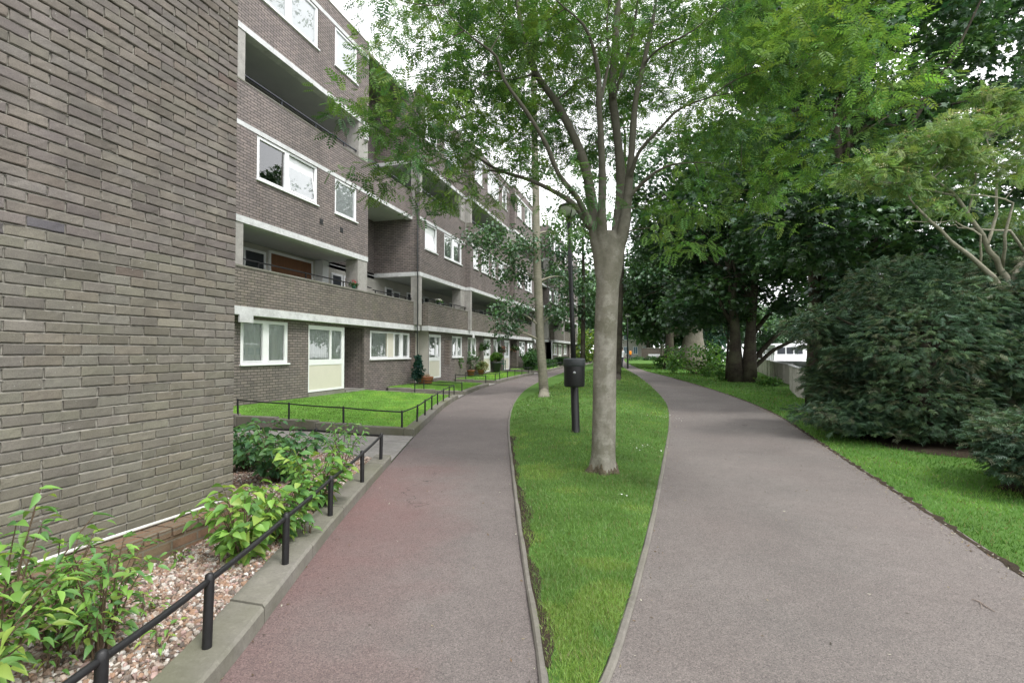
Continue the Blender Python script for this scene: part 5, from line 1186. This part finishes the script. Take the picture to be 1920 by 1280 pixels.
bed_shrub(bg_(455,1050),'large leaved bright green shrub beside the corner of the brick ledge',.56,.36,17,15,.098,YG,LEAF,seed=4,bare=.12)
bed_shrub(bg_(520,1010),'spreading bright green shrub pushing against the middle of the black rail',.52,.36,15,15,.098,YG+MG,LEAF,seed=5,bare=.12)
bed_shrub(bg_(590,948),'fresh green shrub with broad heart shaped leaves reaching through the rail',.66,.42,19,16,.10,YG+MG,LEAF,seed=6,bare=.12)
bed_shrub(bg_(520,905),'dense darker green broad leaved shrub behind the brighter ones',.74,.55,25,16,.112,DG,LEAF,seed=7,bare=.15)
bed_shrub(bg_(460,880),'dark green broad leaved shrub against the corner of the end wall',.72,.5,19,16,.112,DG,LEAF,seed=8,bare=.15)
bed_shrub(bg_(640,880),'thin upright shrub with narrow leaves beside the rail corner',.74,.34,12,16,.075,MG,LEAFN,seed=9,bare=.35)
for k,(px,py,s,lab) in enumerate(((335,1055,.10,'tiny seedling at the foot of the brick ledge'),(575,1003,.12,'small weed growing on the kerb by the third rail post'),(275,1150,.12,'small seedling in open gravel beyond the nearest shrubs'),(300,1215,.13,'small green sprout under the first rail span'),(95,1268,.16,'small bright sprout at the bottom edge of the gravel'))):
    bed_shrub(bg_(px,py)+np.array([0,0,.02*(k==1)]),lab,s,s*.6,4,4,.05,YG,LEAFN,seed=20+k,cat='seedling')

# ------------------------------------------------------------------ lamp post, litter bin
lb=G(1080,813,.10)
def lamp_post(base,label,top,h_r=1.,group='black park lamp posts'):
    t=thing('lamp_post',base,label,'lamp post',group); b=np.array(base,float); tp=np.array(top,float); ax=tp-b
    at=lambda s: b+ax*s
    mb=MB(); mb.tube([at(-.02),at(0.004),at(.012),at(.03),at(.255),at(.27),at(.285)],[.088,.088,.079,.077,.077,.070,.052],14); mb.build('base',M['black'],t,True)
    mb=MB(); mb.tube([at(.28),at(.60),at(.955)],[.051,.047,.042],12); mb.build('shaft',M['black'],t,True)
    z=at(.955); hd=MB(); hd.lathe(z,[(.044,0),(.05,.02),(.06,.10),(.04,.12)],14,True,True)
    for a in range(4):
        an=a*PI/2+.5; hd.tube([z+np.array([.04*math.cos(an),.04*math.sin(an),.05]),z+np.array([.15*math.cos(an),.15*math.sin(an),.16]),z+np.array([.205*math.cos(an),.205*math.sin(an),.30])],.010,6)
    h=hd.build('lantern',M['black'],t,True)
    g=MB(); g.lathe(z,[(.05,.11),(.13,.155),(.185,.22),(.20,.29)],20,True,False); g.build('bowl',M['lampglass'],h,True)
    c=MB(); c.lathe(z,[(.215,.285),(.225,.30),(.19,.345),(.10,.385),(.03,.40)],20,True,True); c.build('cap',M['black'],h,True); return t
lt_=CAM(1066,395,10.55); lamp_post(lb,'slightly leaning black lamp post with a glass bowl lantern beside the big tree',lb+np.array([(lt_-lb)[0],(lt_-lb)[1],4.45]))
l2=G(1177,691,.0); lamp_post(l2,'distant thin black lamp post on the grass by the bend of the path',l2+np.array([0,0,4.3]))
def bin_():
    ax=(np.array([(lt_-lb)[0],(lt_-lb)[1],4.45])); s0=(.90)/4.45; c=lb+ax*s0; toc=np.array([0,0,0.])-c; toc[2]=0; toc/=np.linalg.norm(toc); cc=c+toc*.265
    t=thing('litter_bin',cc,'black round litter bin fixed to the leaning lamp post','litter bin'); r=.195
    mb=MB(); mb.lathe(cc,[(r*.9,0),(r*.96,.01),(r,.03),(r,.40)],28,True); mb.lathe(cc,[(r*.92,.40),(r*.92,.06)],28,False); mb.build('body',M['black'],t,True)
    mb=MB(); mb.lathe(cc,[(r*1.0,.385),(r*1.06,.39),(r*1.06,.515),(r*1.0,.53),(r*.8,.535)],28,False)
    for zz in (.42,.455,.49): mb.lathe(cc,[(r*1.06,zz-.006),(r*1.075,zz),(r*1.06,zz+.006)],28,False)
    mb.build('rim',M['planter'],t,True)
    f=cc+toc*(r+.002); mb=MB(); sd=np.array([-toc[1],toc[0],0]); q=[]
    for rr,dd in ((.028,0),(.028,.008),(.018,.012)): q.append([f+np.array([0,0,.27])+sd*(.0+rr*math.cos(a))+np.array([0,0,rr*math.sin(a)])+toc*dd for a in np.linspace(0,2*PI,17)[:-1]])
    b0=mb.grid(q,True); mb.f.append(tuple(b0+32+i for i in range(16))); mb.m.append(0); mb.build('lock_plate',M['steel'],t,True)
    mb=MB(); bc=c+toc*.03
    for zz in (.08,.34): mb.tube([c+np.array([0,0,zz])-toc*.05,c+np.array([0,0,zz])+toc*.06],.02,8)
    mb.build('bracket',M['black'],t,True)
bin_()

# ------------------------------------------------------------------ what residents keep in front of the flats
def pot(base,label,r,h,mat,pal,fr,fz,size,per=40,tm=SIMPLE,n=22,cat='potted plant',stems=5):
    t=thing('potted_plant',base,label,cat); b=np.array(base,float)
    mb=MB(); mb.lathe(b,[(r*.68,0),(r*.95,h*.86),(r*1.06,h*.86),(r*1.08,h),(r*.94,h),(r*.9,h*.9)],18,True,True); mb.build('pot',M[mat],t,True)
    C=ellip(b+np.array([0,0,h+fz]),fr,n,.3,b[2]+h*.8); mb=MB()
    for i in range(stems): mb.tube(bez(b+np.array([0,0,h*.9]),C[i],(0,0,.05),4),[.014,.011,.008,.004],5,False)
    mb.build('stem',M['twig'],t,True); foliage('foliage',M['shrub'],tm,C,.14,per,size,pal,t,.8,.1,.6); return t
pot(G(850,706,.26),'bushy light green shrub in a terracotta pot by the cream panel',.27,.36,'terracotta',GREEN_L+[(.2,.29,.07)],(.48,.48,.42),.40,.12)
pot(G(883,704,.26),'airy grey green shrub in a terracotta pot left of the dark planters',.22,.30,'terracotta',[(.07,.14,.06),(.10,.18,.08)],(.45,.4,.5),.55,.09,per=24)
pot(G(902,702,.26),'small rusty terracotta pot of pale flowers beside the dark planters',.20,.26,'terracotta',[(.12,.18,.05),(.3,.28,.16),(.18,.2,.06)],(.32,.3,.26),.18,.09)
for k,(px,lab) in enumerate(((911,'clipped bright green ball in a tall dark planter, nearer of the pair'),(931,'clipped bright green ball in a tall dark planter, farther of the pair'))):
    pot(G(px,697,.26),lab,.30,.62,'planter',[(.12,.24,.035),(.17,.30,.045),(.08,.17,.03)],(.40,.40,.22),.30,.09,per=60,n=34)
pot(G(1000,690,.3),'grey green plant in a small dark pot beyond the hedge',.25,.3,'planter',GREEN_M,(.4,.4,.4),.35,.12)
def basket(px,py,d,label,pal):
    c=CAM(px,py,d); t=thing('hanging_basket',c,label,'hanging basket','hanging baskets under the white band'); mb=MB()
    mb.lathe(c,[(.03,-.16),(.13,-.12),(.20,-.02),(.21,.02)],14,True,True); mb.build('basket',M['basket'],t,True); mb=MB(); top=np.array([c[0],c[1],max(c[2]+.35,2.60)])
    for a in range(3): mb.tube([c+np.array([.2*math.cos(a*2.1),.2*math.sin(a*2.1),.02]),top],.008,4)
    mb.build('chain',M['black'],t); foliage('foliage',M['shrub'],SIMPLE,ellip(c+np.array([0,0,.10]),(.30,.30,.22),16,.2),.12,30,.10,pal,t,.8,.3)
basket(907,652,29.5,'dark leafy hanging basket in front of the brick pier',GREEN_D); basket(939,657,33.2,'hanging basket of dark leaves in front of the white door',GREEN_D+[(.25,.10,.08)]); basket(965,655,36.5,'hanging basket with pinkish flowers by the white windows',GREEN_D+[(.45,.25,.18)])
def trellis(X,y0,y1,z0,z1,label):
    t=thing('trellis',(X,(y0+y1)/2,z0),label,'trellis'); mb=MB(); n=4; m=int((z1-z0)/((y1-y0)/(n-1))*1.)
    for i in range(n): y=y0+(y1-y0)*i/(n-1); mb.box(X,X+.014,y-.011,y+.011,z0,z1)
    mb.build('upright',M['lattice'],t); mb=MB()
    for i in range(m+1): z=z0+(z1-z0)*(i+.3)/(m+.6); mb.box(X+.0145,X+.028,y0-.02,y1+.02,z-.011,z+.011)
    mb.build('lath',M['lattice'],t)
trellis(-10.112,20.0,20.36,.62,2.3,'tall narrow lattice trellis on the brick pier right of the wide window'); trellis(-9.712,22.75,23.25,1.05,2.25,'short brown lattice trellis on the brick between cream door and window')
p=G(770,705,.3); t=thing('watering_can',p,'green watering can on the paving under the trellis','watering can'); mb=MB(); mb.lathe(p,[(.16,0),(.17,.02),(.16,.22),(.10,.28),(.07,.29)],14,True,True); mb.build('body',M['greenpaint'],t,True)
mb=MB(); mb.tube([p+np.array([.14,-.02,.06]),p+np.array([.30,-.1,.20]),p+np.array([.38,-.14,.33])],[.035,.022,.028],8); mb.build('spout',M['greenpaint'],t,True); mb=MB(); mb.tube([p+np.array([-.15,.05,.06]),p+np.array([-.26,.1,.2]),p+np.array([-.18,.06,.34]),p+np.array([0,0,.29])],.014,6); mb.build('handle',M['greenpaint'],t,True)
p=np.array([-9.55,19.55,.30]); bush('clipped_shrub',p,'dark blue green cone shaped shrub under the wide window',np.concatenate([ellip(p+np.array([0,0,.25+.16*k]),(.25-.035*k,.25-.035*k,.14),7,.2,.3) for k in range(6)]),.12,34,.09,[(.02,.075,.055),(.03,.09,.065)],cat='shrub',stems=4)
p=np.array([-9.6,20.35,.28]); t=thing('stone_planter',p,'weathered pinkish stone trough beside the drain pipe','planter'); mb=MB(); mb.lathe(p,[(.26,0),(.30,.05),(.34,.26),(.36,.30),(.30,.30),(.28,.24)],16,True,True); mb.build('trough',M['terracotta'],t,True)
foliage('foliage',M['shrub'],SIMPLE,ellip(p+np.array([0,0,.34]),(.3,.3,.07),10,.1),.10,20,.06,[(.38,.30,.22),(.2,.2,.08),(.45,.38,.3)],t)
def obelisk(px,py,label):
    p=G(px,py,.27); t=thing('plant_support',p,label,'plant support'); mb=MB(); 
    for sx in (-.18,.18):
        for sy in (-.18,.18): mb.tube([p+np.array([sx,sy,0]),p+np.array([sx*.8,sy*.8,1.6])],.012,5)
    for z in (.4,.8,1.2): 
        q=[p+np.array([a*.17,b*.17,z]) for a,b in ((-1,-1),(1,-1),(1,1),(-1,1),(-1,-1))]; mb.tube(q,.008,5)
    mb.build('frame',M['black'],t)
obelisk(872,700,'thin dark metal plant support frame on the lawn in front of the windows')
p=G(940,694,.27); t=thing('garden_chair',p,'green plastic garden chair in front of the cream door','chair'); x,y,z=p
mb=MB(); mb.box(x-.26,x+.26,y-.25,y+.25,z+.40,z+.44,.01); mb.build('seat',M['greenpaint'],t); mb=MB(); mb.box(x-.30,x-.25,y-.25,y+.25,z+.44,z+.86,.015); mb.build('backrest',M['greenpaint'],t)
for sx in (-.23,.23):
    for sy in (-.22,.22): mb=MB(); mb.tube([(x+sx,y+sy,z),(x+sx*.92,y+sy*.95,z+.41)],[.018,.022],6); mb.build('leg',M['greenpaint'],t)
for sy in (-.26,.26): mb=MB(); mb.box(x-.28,x+.24,y+sy-.03,y+sy+.03,z+.63,z+.66,.008); mb.box(x+.18,x+.22,y+sy-.02,y+sy+.02,z+.42,z+.63); mb.build('armrest',M['greenpaint'],t)
# clipped hedge along the far garden and a loose shrub behind it
def hedge(x0,x1,y0,y1,z0,h,label):
    c=np.array([(x0+x1)/2,(y0+y1)/2,z0]); t=thing('hedge',c,label,'hedge'); mb=MB()
    for i in range(12): mb.tube([(x0+(x1-x0)*random.random(),y0+(y1-y0)*i/11,z0-.03),(x0+(x1-x0)*random.random(),y0+(y1-y0)*i/11,z0+h*.8)],[.02,.008],4)
    mb.build('stems',M['twig'],t); n=420; u=rng.random((n,3)); f=rng.integers(0,5,n)
    u[f==0,0]=1; u[f==1,0]=0; u[f==2,1]=0; u[f>=3,2]=1; C=np.array([x0,y0,z0+.1])+u*np.array([x1-x0,y1-y0,h-.14])
    foliage('foliage',M['shrub'],SIMPLE,C,.15,26,.10,[(.055,.13,.04),(.075,.165,.045),(.045,.11,.04)],t,.6,0,.7); return t
yh0,yh1=34.9,43.2; hedge(-8.75,-8.1,yh0,yh1,.35,.62,'low clipped green hedge along the far garden edge')
p=np.array([-9.0,38.5,.35]); bush('shrub',p,'loose green shrub spilling over the clipped hedge',ellip(p+np.array([0,0,.9]),(.5,2.2,.6),34,.3,.5),.35,30,.2,GREEN_M)
p=np.array([-8.9,54.5,.38]); hedge(-8.6,-7.9,45.5,48.5,.37,.75,'dark green far hedge beyond the slim pale tree')
# red geranium and white daisy on the deck parapet
p=PX(663,540,-10.03); p[2]=3.84; t=thing('flower_pot',p,'red geranium in a small pot on the deck parapet','flower pot'); mb=MB(); mb.lathe(p,[(.05,0),(.075,.10),(.08,.11)],12,True,True); mb.build('pot',M['greenpaint'],t,True)
foliage('foliage',M['shrub'],SIMPLE,ellip(p+np.array([0,0,.17]),(.12,.2,.07),10,.1),.07,14,.06,GREEN_M,t); foliage('flowers',M['petal'],SIMPLE,p[None,:]+np.array([[0,.02,.26]]),.07,40,.045,[(.6,.02,.03)],t,.9,0,.7,.1,.15)
p=PX(822,576,-9.6); p[2]=3.84; t=thing('flower_pot',p,'white flowers in a pot on the parapet beyond the drain pipe','flower pot'); mb=MB(); mb.lathe(p,[(.08,0),(.11,.12)],12,True,True); mb.build('pot',M['planter'],t,True)
foliage('foliage',M['shrub'],SIMPLE,ellip(p+np.array([0,.1,.16]),(.1,.35,.08),12,.1),.08,14,.07,GREEN_M,t); foliage('flowers',M['petal'],SIMPLE,ellip(p+np.array([0,.1,.22]),(.1,.4,.1),12,.1),.05,8,.05,[(.75,.75,.72)],t)

# ------------------------------------------------------------------ right hand boundary wall, boats beyond
def boundary_wall(pts,h,label):
    t=thing('boundary_wall',(*pts[0],float(gz(pts[0][1]))-.05),label,'wall')
    for k,(a,b) in enumerate(zip(pts[:-1],pts[1:])):
        a=np.array([*a,0.]);b=np.array([*b,0.]); d=b-a; L=np.linalg.norm(d); d/=L; n=np.array([d[1],-d[0],0])
        q=0.
        while q<L-.1:
            e=min(q+1.85,L); za=float(gz((a+d*q)[1]))-.05; hh=h+random.uniform(-.03,.03); o=random.uniform(-.03,.03); mb=MB(); rows=[]
            for s in np.linspace(q+.02,e-.02,9): 
                rip=.012*math.sin((s-q)*40); c=a+d*s+n*(o); rows.append([c+n*(.03+rip)+np.array([0,0,za-.1]),c+n*(.03+rip)+np.array([0,0,za+hh]),c-n*.03+np.array([0,0,za+hh]),c-n*.03+np.array([0,0,za-.1])])
            mb.grid(rows,True); mb.face(rows[0]); mb.face(rows[-1][::-1]); mb.build('panel',M['panelwall'],t)
            mb=MB(); c=a+d*q+n*o; z=za; s2=d*.05; n2=n*.06
            Pq=[c-s2-n2,c+s2-n2,c+s2+n2,c-s2+n2]; mb.grid([[p_+np.array([0,0,z-.1]) for p_ in Pq],[p_+np.array([0,0,z+hh+.05]) for p_ in Pq]],True); mb.face([p_+np.array([0,0,z+hh+.05]) for p_ in Pq]); mb.build('post',M['panelwall'],t)
            mb=MB(); c0=a+d*q; c1=a+d*e; mb.grid([[c0+n*.07+np.array([0,0,za+hh+.02]),c0-n*.07+np.array([0,0,za+hh+.02]),c0-n*.07+np.array([0,0,za+hh+.06]),c0+n*.07+np.array([0,0,za+hh+.06])],[c1+n*.07+np.array([0,0,za+hh+.02]),c1-n*.07+np.array([0,0,za+hh+.02]),c1-n*.07+np.array([0,0,za+hh+.06]),c1+n*.07+np.array([0,0,za+hh+.06])]],True); mb.build('capping',M['concrete'],t)
            q=e
    return t
boundary_wall([(7.4,6.0),(6.6,10.5),(5.75,15.5),(5.05,20.5),(5.6,24.)],1.02,'weathered pale grey panel wall ending left of the large conifer')
boundary_wall([(6.3,26.5),(6.5,31.),(7.2,38.),(7.7,47.)],.95,'low grey panel wall behind the twin trunked tree')
def boat(cx,cy,ang,L,label,blue=True):
    t=thing('boat',(cx,cy,-1.2),label,'boat','white boats moored beyond the boundary wall'); ca,sa=math.cos(ang),math.sin(ang)
    T=lambda u,v,z: (cx+ca*u-sa*v,cy+sa*u+ca*v,z)
    us=np.linspace(-L/2,L/2,13); wd=lambda u: 1.55*(1-max(0,(u/(L/2)-.25)/.75)**2.2)+.02
    mb=MB(); mb.grid([[T(u,-wd(u),1.0+.25*max(0,u/(L/2))),T(u,-wd(u)*.86,-1.3),T(u,0,-1.5),T(u,wd(u)*.86,-1.3),T(u,wd(u),1.0+.25*max(0,u/(L/2)))] for u in us]); 
    mb.grid([[T(u,-wd(u)+.08,.92+.25*max(0,u/(L/2))),T(u,wd(u)-.08,.92+.25*max(0,u/(L/2)))] for u in us]); mb.build('hull',M['whitepaint'],t,False)
    def blk(u0,u1,v,z0,z1,name,mat,sl=.25):
        mb=MB(); P0=[T(u0,-v,z0),T(u1,-v,z0),T(u1,v,z0),T(u0,v,z0)]; P1=[T(u0+sl*.5,-v+.12,z1),T(u1-sl,-v+.12,z1),T(u1-sl,v-.12,z1),T(u0+sl*.5,v-.12,z1)]
        mb.grid([P0,P1],True); mb.face(P1); return mb.build(name,M[mat],t)
    cab=blk(-L*.34,L*.20,1.2,.95,2.25,'cabin','whitepaint'); blk(-L*.30,L*.06,1.3,2.25,2.38,'roof','whitepaint',.1)
    for sgn in (-1,1):
        for k in range(5):
            u=-L*.29+k*L*.095; mb=MB(); w=L*.065
            q=[T(u,sgn*1.165,1.45),T(u+w,sgn*1.165,1.45),T(u+w,sgn*1.115,2.0),T(u,sgn*1.115,2.0)]; mb.face(q if sgn<0 else q[::-1]); mb.build('window',M['boatblue' if blue else 'darkdoor'],cab)
    for u_,o_ in ((-L*.34,-.02),(L*.20,.02)):
        for v0,v1 in ((-.95,-.35),(-.25,.25),(.35,.95)):
            mb=MB(); e0,e1=(u_+.045,u_+.10) if o_<0 else (u_-.10,u_-.215); mb.face([T(e0+o_,v0,1.5),T(e0+o_,v1,1.5),T(e1+o_,v1*.97,2.05),T(e1+o_,v0*.97,2.05)]); mb.build('window',M['boatblue' if blue else 'darkdoor'],cab)
    mb=MB(); 
    for u in np.linspace(-L/2+.1,L/2-.5,9):
        for s in (-1,1): mb.tube([T(u,s*(wd(u)-.06),1.0),T(u,s*(wd(u)-.06),1.65)],.018,5)
    for s in (-1,1): mb.tube([T(u,s*(wd(u)-.06),1.65+.2*max(0,u/(L/2))) for u in us[:-1]],.018,5)
    mb.build('rail',M['whitepaint'],t); return t
boat(12.4,35.5,1.45,11,'white cabin boat with blue windows showing right of the twin trunked tree')
b2=boat(11.2,50.,1.5,9,'white boat with dark windows and a faded red door left of the twin trunked tree',False)
mb=MB(); mb.box(9.98,10.0,46.8,47.6,-.1,.75); mb.build('door',M['boatred'],b2)

# ------------------------------------------------------------------ the far end: brick wall, bench, far houses, two people
fw=thing('brick_wall',(-1.4,101,.3),'low brown brick wall closing the far end of the grass','wall')
mb=MB(); mb.box(-2.2,5.2,101,101.4,.2,2.35); mb.build('wall',M['farbrick'],fw); mb=MB(); mb.box(-2.3,5.3,100.95,101.45,2.35,2.47); mb.build('coping',M['coping'],fw)
bn=thing('park_bench',(.2,96,.35),'pale bench standing before the far brick wall','bench'); mb=MB(); mb.box(-.9,1.5,95.8,96.3,.78,.86); mb.build('seat',M['concrete'],bn); mb=MB(); mb.box(-.9,1.5,96.3,96.38,.95,1.3); mb.build('backrest',M['concrete'],bn)
for x_ in (-.7,1.3): mb=MB(); mb.box(x_-.06,x_+.06,95.85,96.25,.3,.78); mb.build('leg',M['concrete'],bn)
fh=thing('far_house',(-9,112,.3),'pale far building with tall white windows behind the far lamp post','building'); mb=MB(); holes=[(-8.2+2.*i,-7.2+2.*i,z,z+1.7) for i in range(4) for z in (1.2,4.2,7.2)]
wm=MB()
for a,b,c,d in holes: wm=MB(); wm.box(a,b,111.94,112.03,c,d); w_=wm.build('window',M['whitepaint'],fh); g=MB(); g.box(a+.15,(a+b)/2-.06,111.90,111.94,c+.15,d-.15); g.box((a+b)/2+.06,b-.15,111.90,111.94,c+.15,d-.15); g.build('pane',M['boatblue'],w_)
mb=MB(); mb.box(-9,0,112,120,.1,10); mb.build('wall',M['farwall'],fh); mb=MB(); mb.box(-9.2,.2,111.8,120.2,10,10.3); mb.build('roof',M['coping'],fh)
def person(loc,face,label,shirt,legs,stride=.22,armsw=.25):
    """one continuous skinned body; hair is a child"""
    t=thing('person',loc,label,'person'); b=np.array(loc,float); f=np.array([math.cos(face),math.sin(face),0]); s=np.array([-f[1],f[0],0]); U=np.array([0,0,1.])
    J={'pel':.95*U,'sp':1.15*U,'ch':1.36*U,'nk':1.50*U,'hd':1.58*U+.01*f,'ht':1.72*U,'shl':1.42*U+.18*s,'shr':1.42*U-.18*s,'ell':1.14*U+.22*s-armsw*.5*f,'elr':1.14*U-.22*s+armsw*.5*f,'hal':.90*U+.22*s-armsw*.4*f,'har':.92*U-.22*s+armsw*f,
       'hil':.90*U+.09*s,'hir':.90*U-.09*s,'knl':.50*U+.09*s+stride*.7*f,'knr':.50*U-.09*s-stride*.3*f,'anl':.08*U+.09*s+stride*f,'anr':.10*U-.09*s-stride*1.2*f,'tol':.03*U+.09*s+(stride+.17)*f,'tor':.03*U-.09*s-(stride*1.2-.15)*f}
    Rr={'pel':.14,'sp':.13,'ch':.155,'nk':.055,'hd':.085,'ht':.06,'shl':.065,'shr':.065,'ell':.045,'elr':.045,'hal':.035,'har':.035,'hil':.09,'hir':.09,'knl':.06,'knr':.06,'anl':.042,'anr':.042,'tol':.03,'tor':.03}
    E=[('pel','sp'),('sp','ch'),('ch','nk'),('nk','hd'),('hd','ht'),('ch','shl'),('ch','shr'),('shl','ell'),('shr','elr'),('ell','hal'),('elr','har'),('pel','hil'),('pel','hir'),('hil','knl'),('hir','knr'),('knl','anl'),('knr','anr'),('anl','tol'),('anr','tor')]
    ks=list(J); me=bpy.data.meshes.new('body'); me.from_pydata([tuple(J[k]) for k in ks],[(ks.index(a),ks.index(c)) for a,c in E],[])
    o=bpy.data.objects.new('body',me); COL.objects.link(o); md=o.modifiers.new('skin','SKIN')
    for v,k in zip(me.skin_vertices[0].data,ks): v.radius=(Rr[k],Rr[k]*.85); v.use_root=(k=='pel')
    o.modifiers.new('sub','SUBSURF').levels=1
    dg=bpy.context.evaluated_depsgraph_get(); ev=o.evaluated_get(dg); m2=bpy.data.meshes.new_from_object(ev); bpy.data.objects.remove(o)
    m2.name='body'
    m2.materials.clear()
    for m_ in (M['skin'],shirt,legs,M['hair']): m2.materials.append(m_)
    for p_ in m2.polygons:
        z=p_.center.z; lat=abs(np.dot(np.array(p_.center),s)); p_.use_smooth=True
        p_.material_index=0 if (z>1.47 or (lat>.17 and z<1.0 and z>.8 and lat>.19)) else 1 if z>.93 or lat>.175 and z>.95 else 2 if z>.07 else 3
    ob=link('body',m2,t); h=MB(); c=b+J['hd']*1+.06*U-.015*f; h.lathe(c,[(.10,-.02),(.105,.03),(.09,.08),(.05,.115),(.01,.125)],12,False,True); h.build('hair',M['hair'],t,True); return t
p=G(1166,691,0.); person(p,yaw+PI/2+2.6,'person in a white shirt and dark trousers walking, half hidden by a tree trunk',M['whitecloth'],M['navy'])
p=np.array(CAM(1182,660,78)); p[2]=float(gz(p[1])); person(p,yaw+PI/2+.4,'distant person in an orange top near the far lamp post',M['orange'],M['navy'],.12,.1)
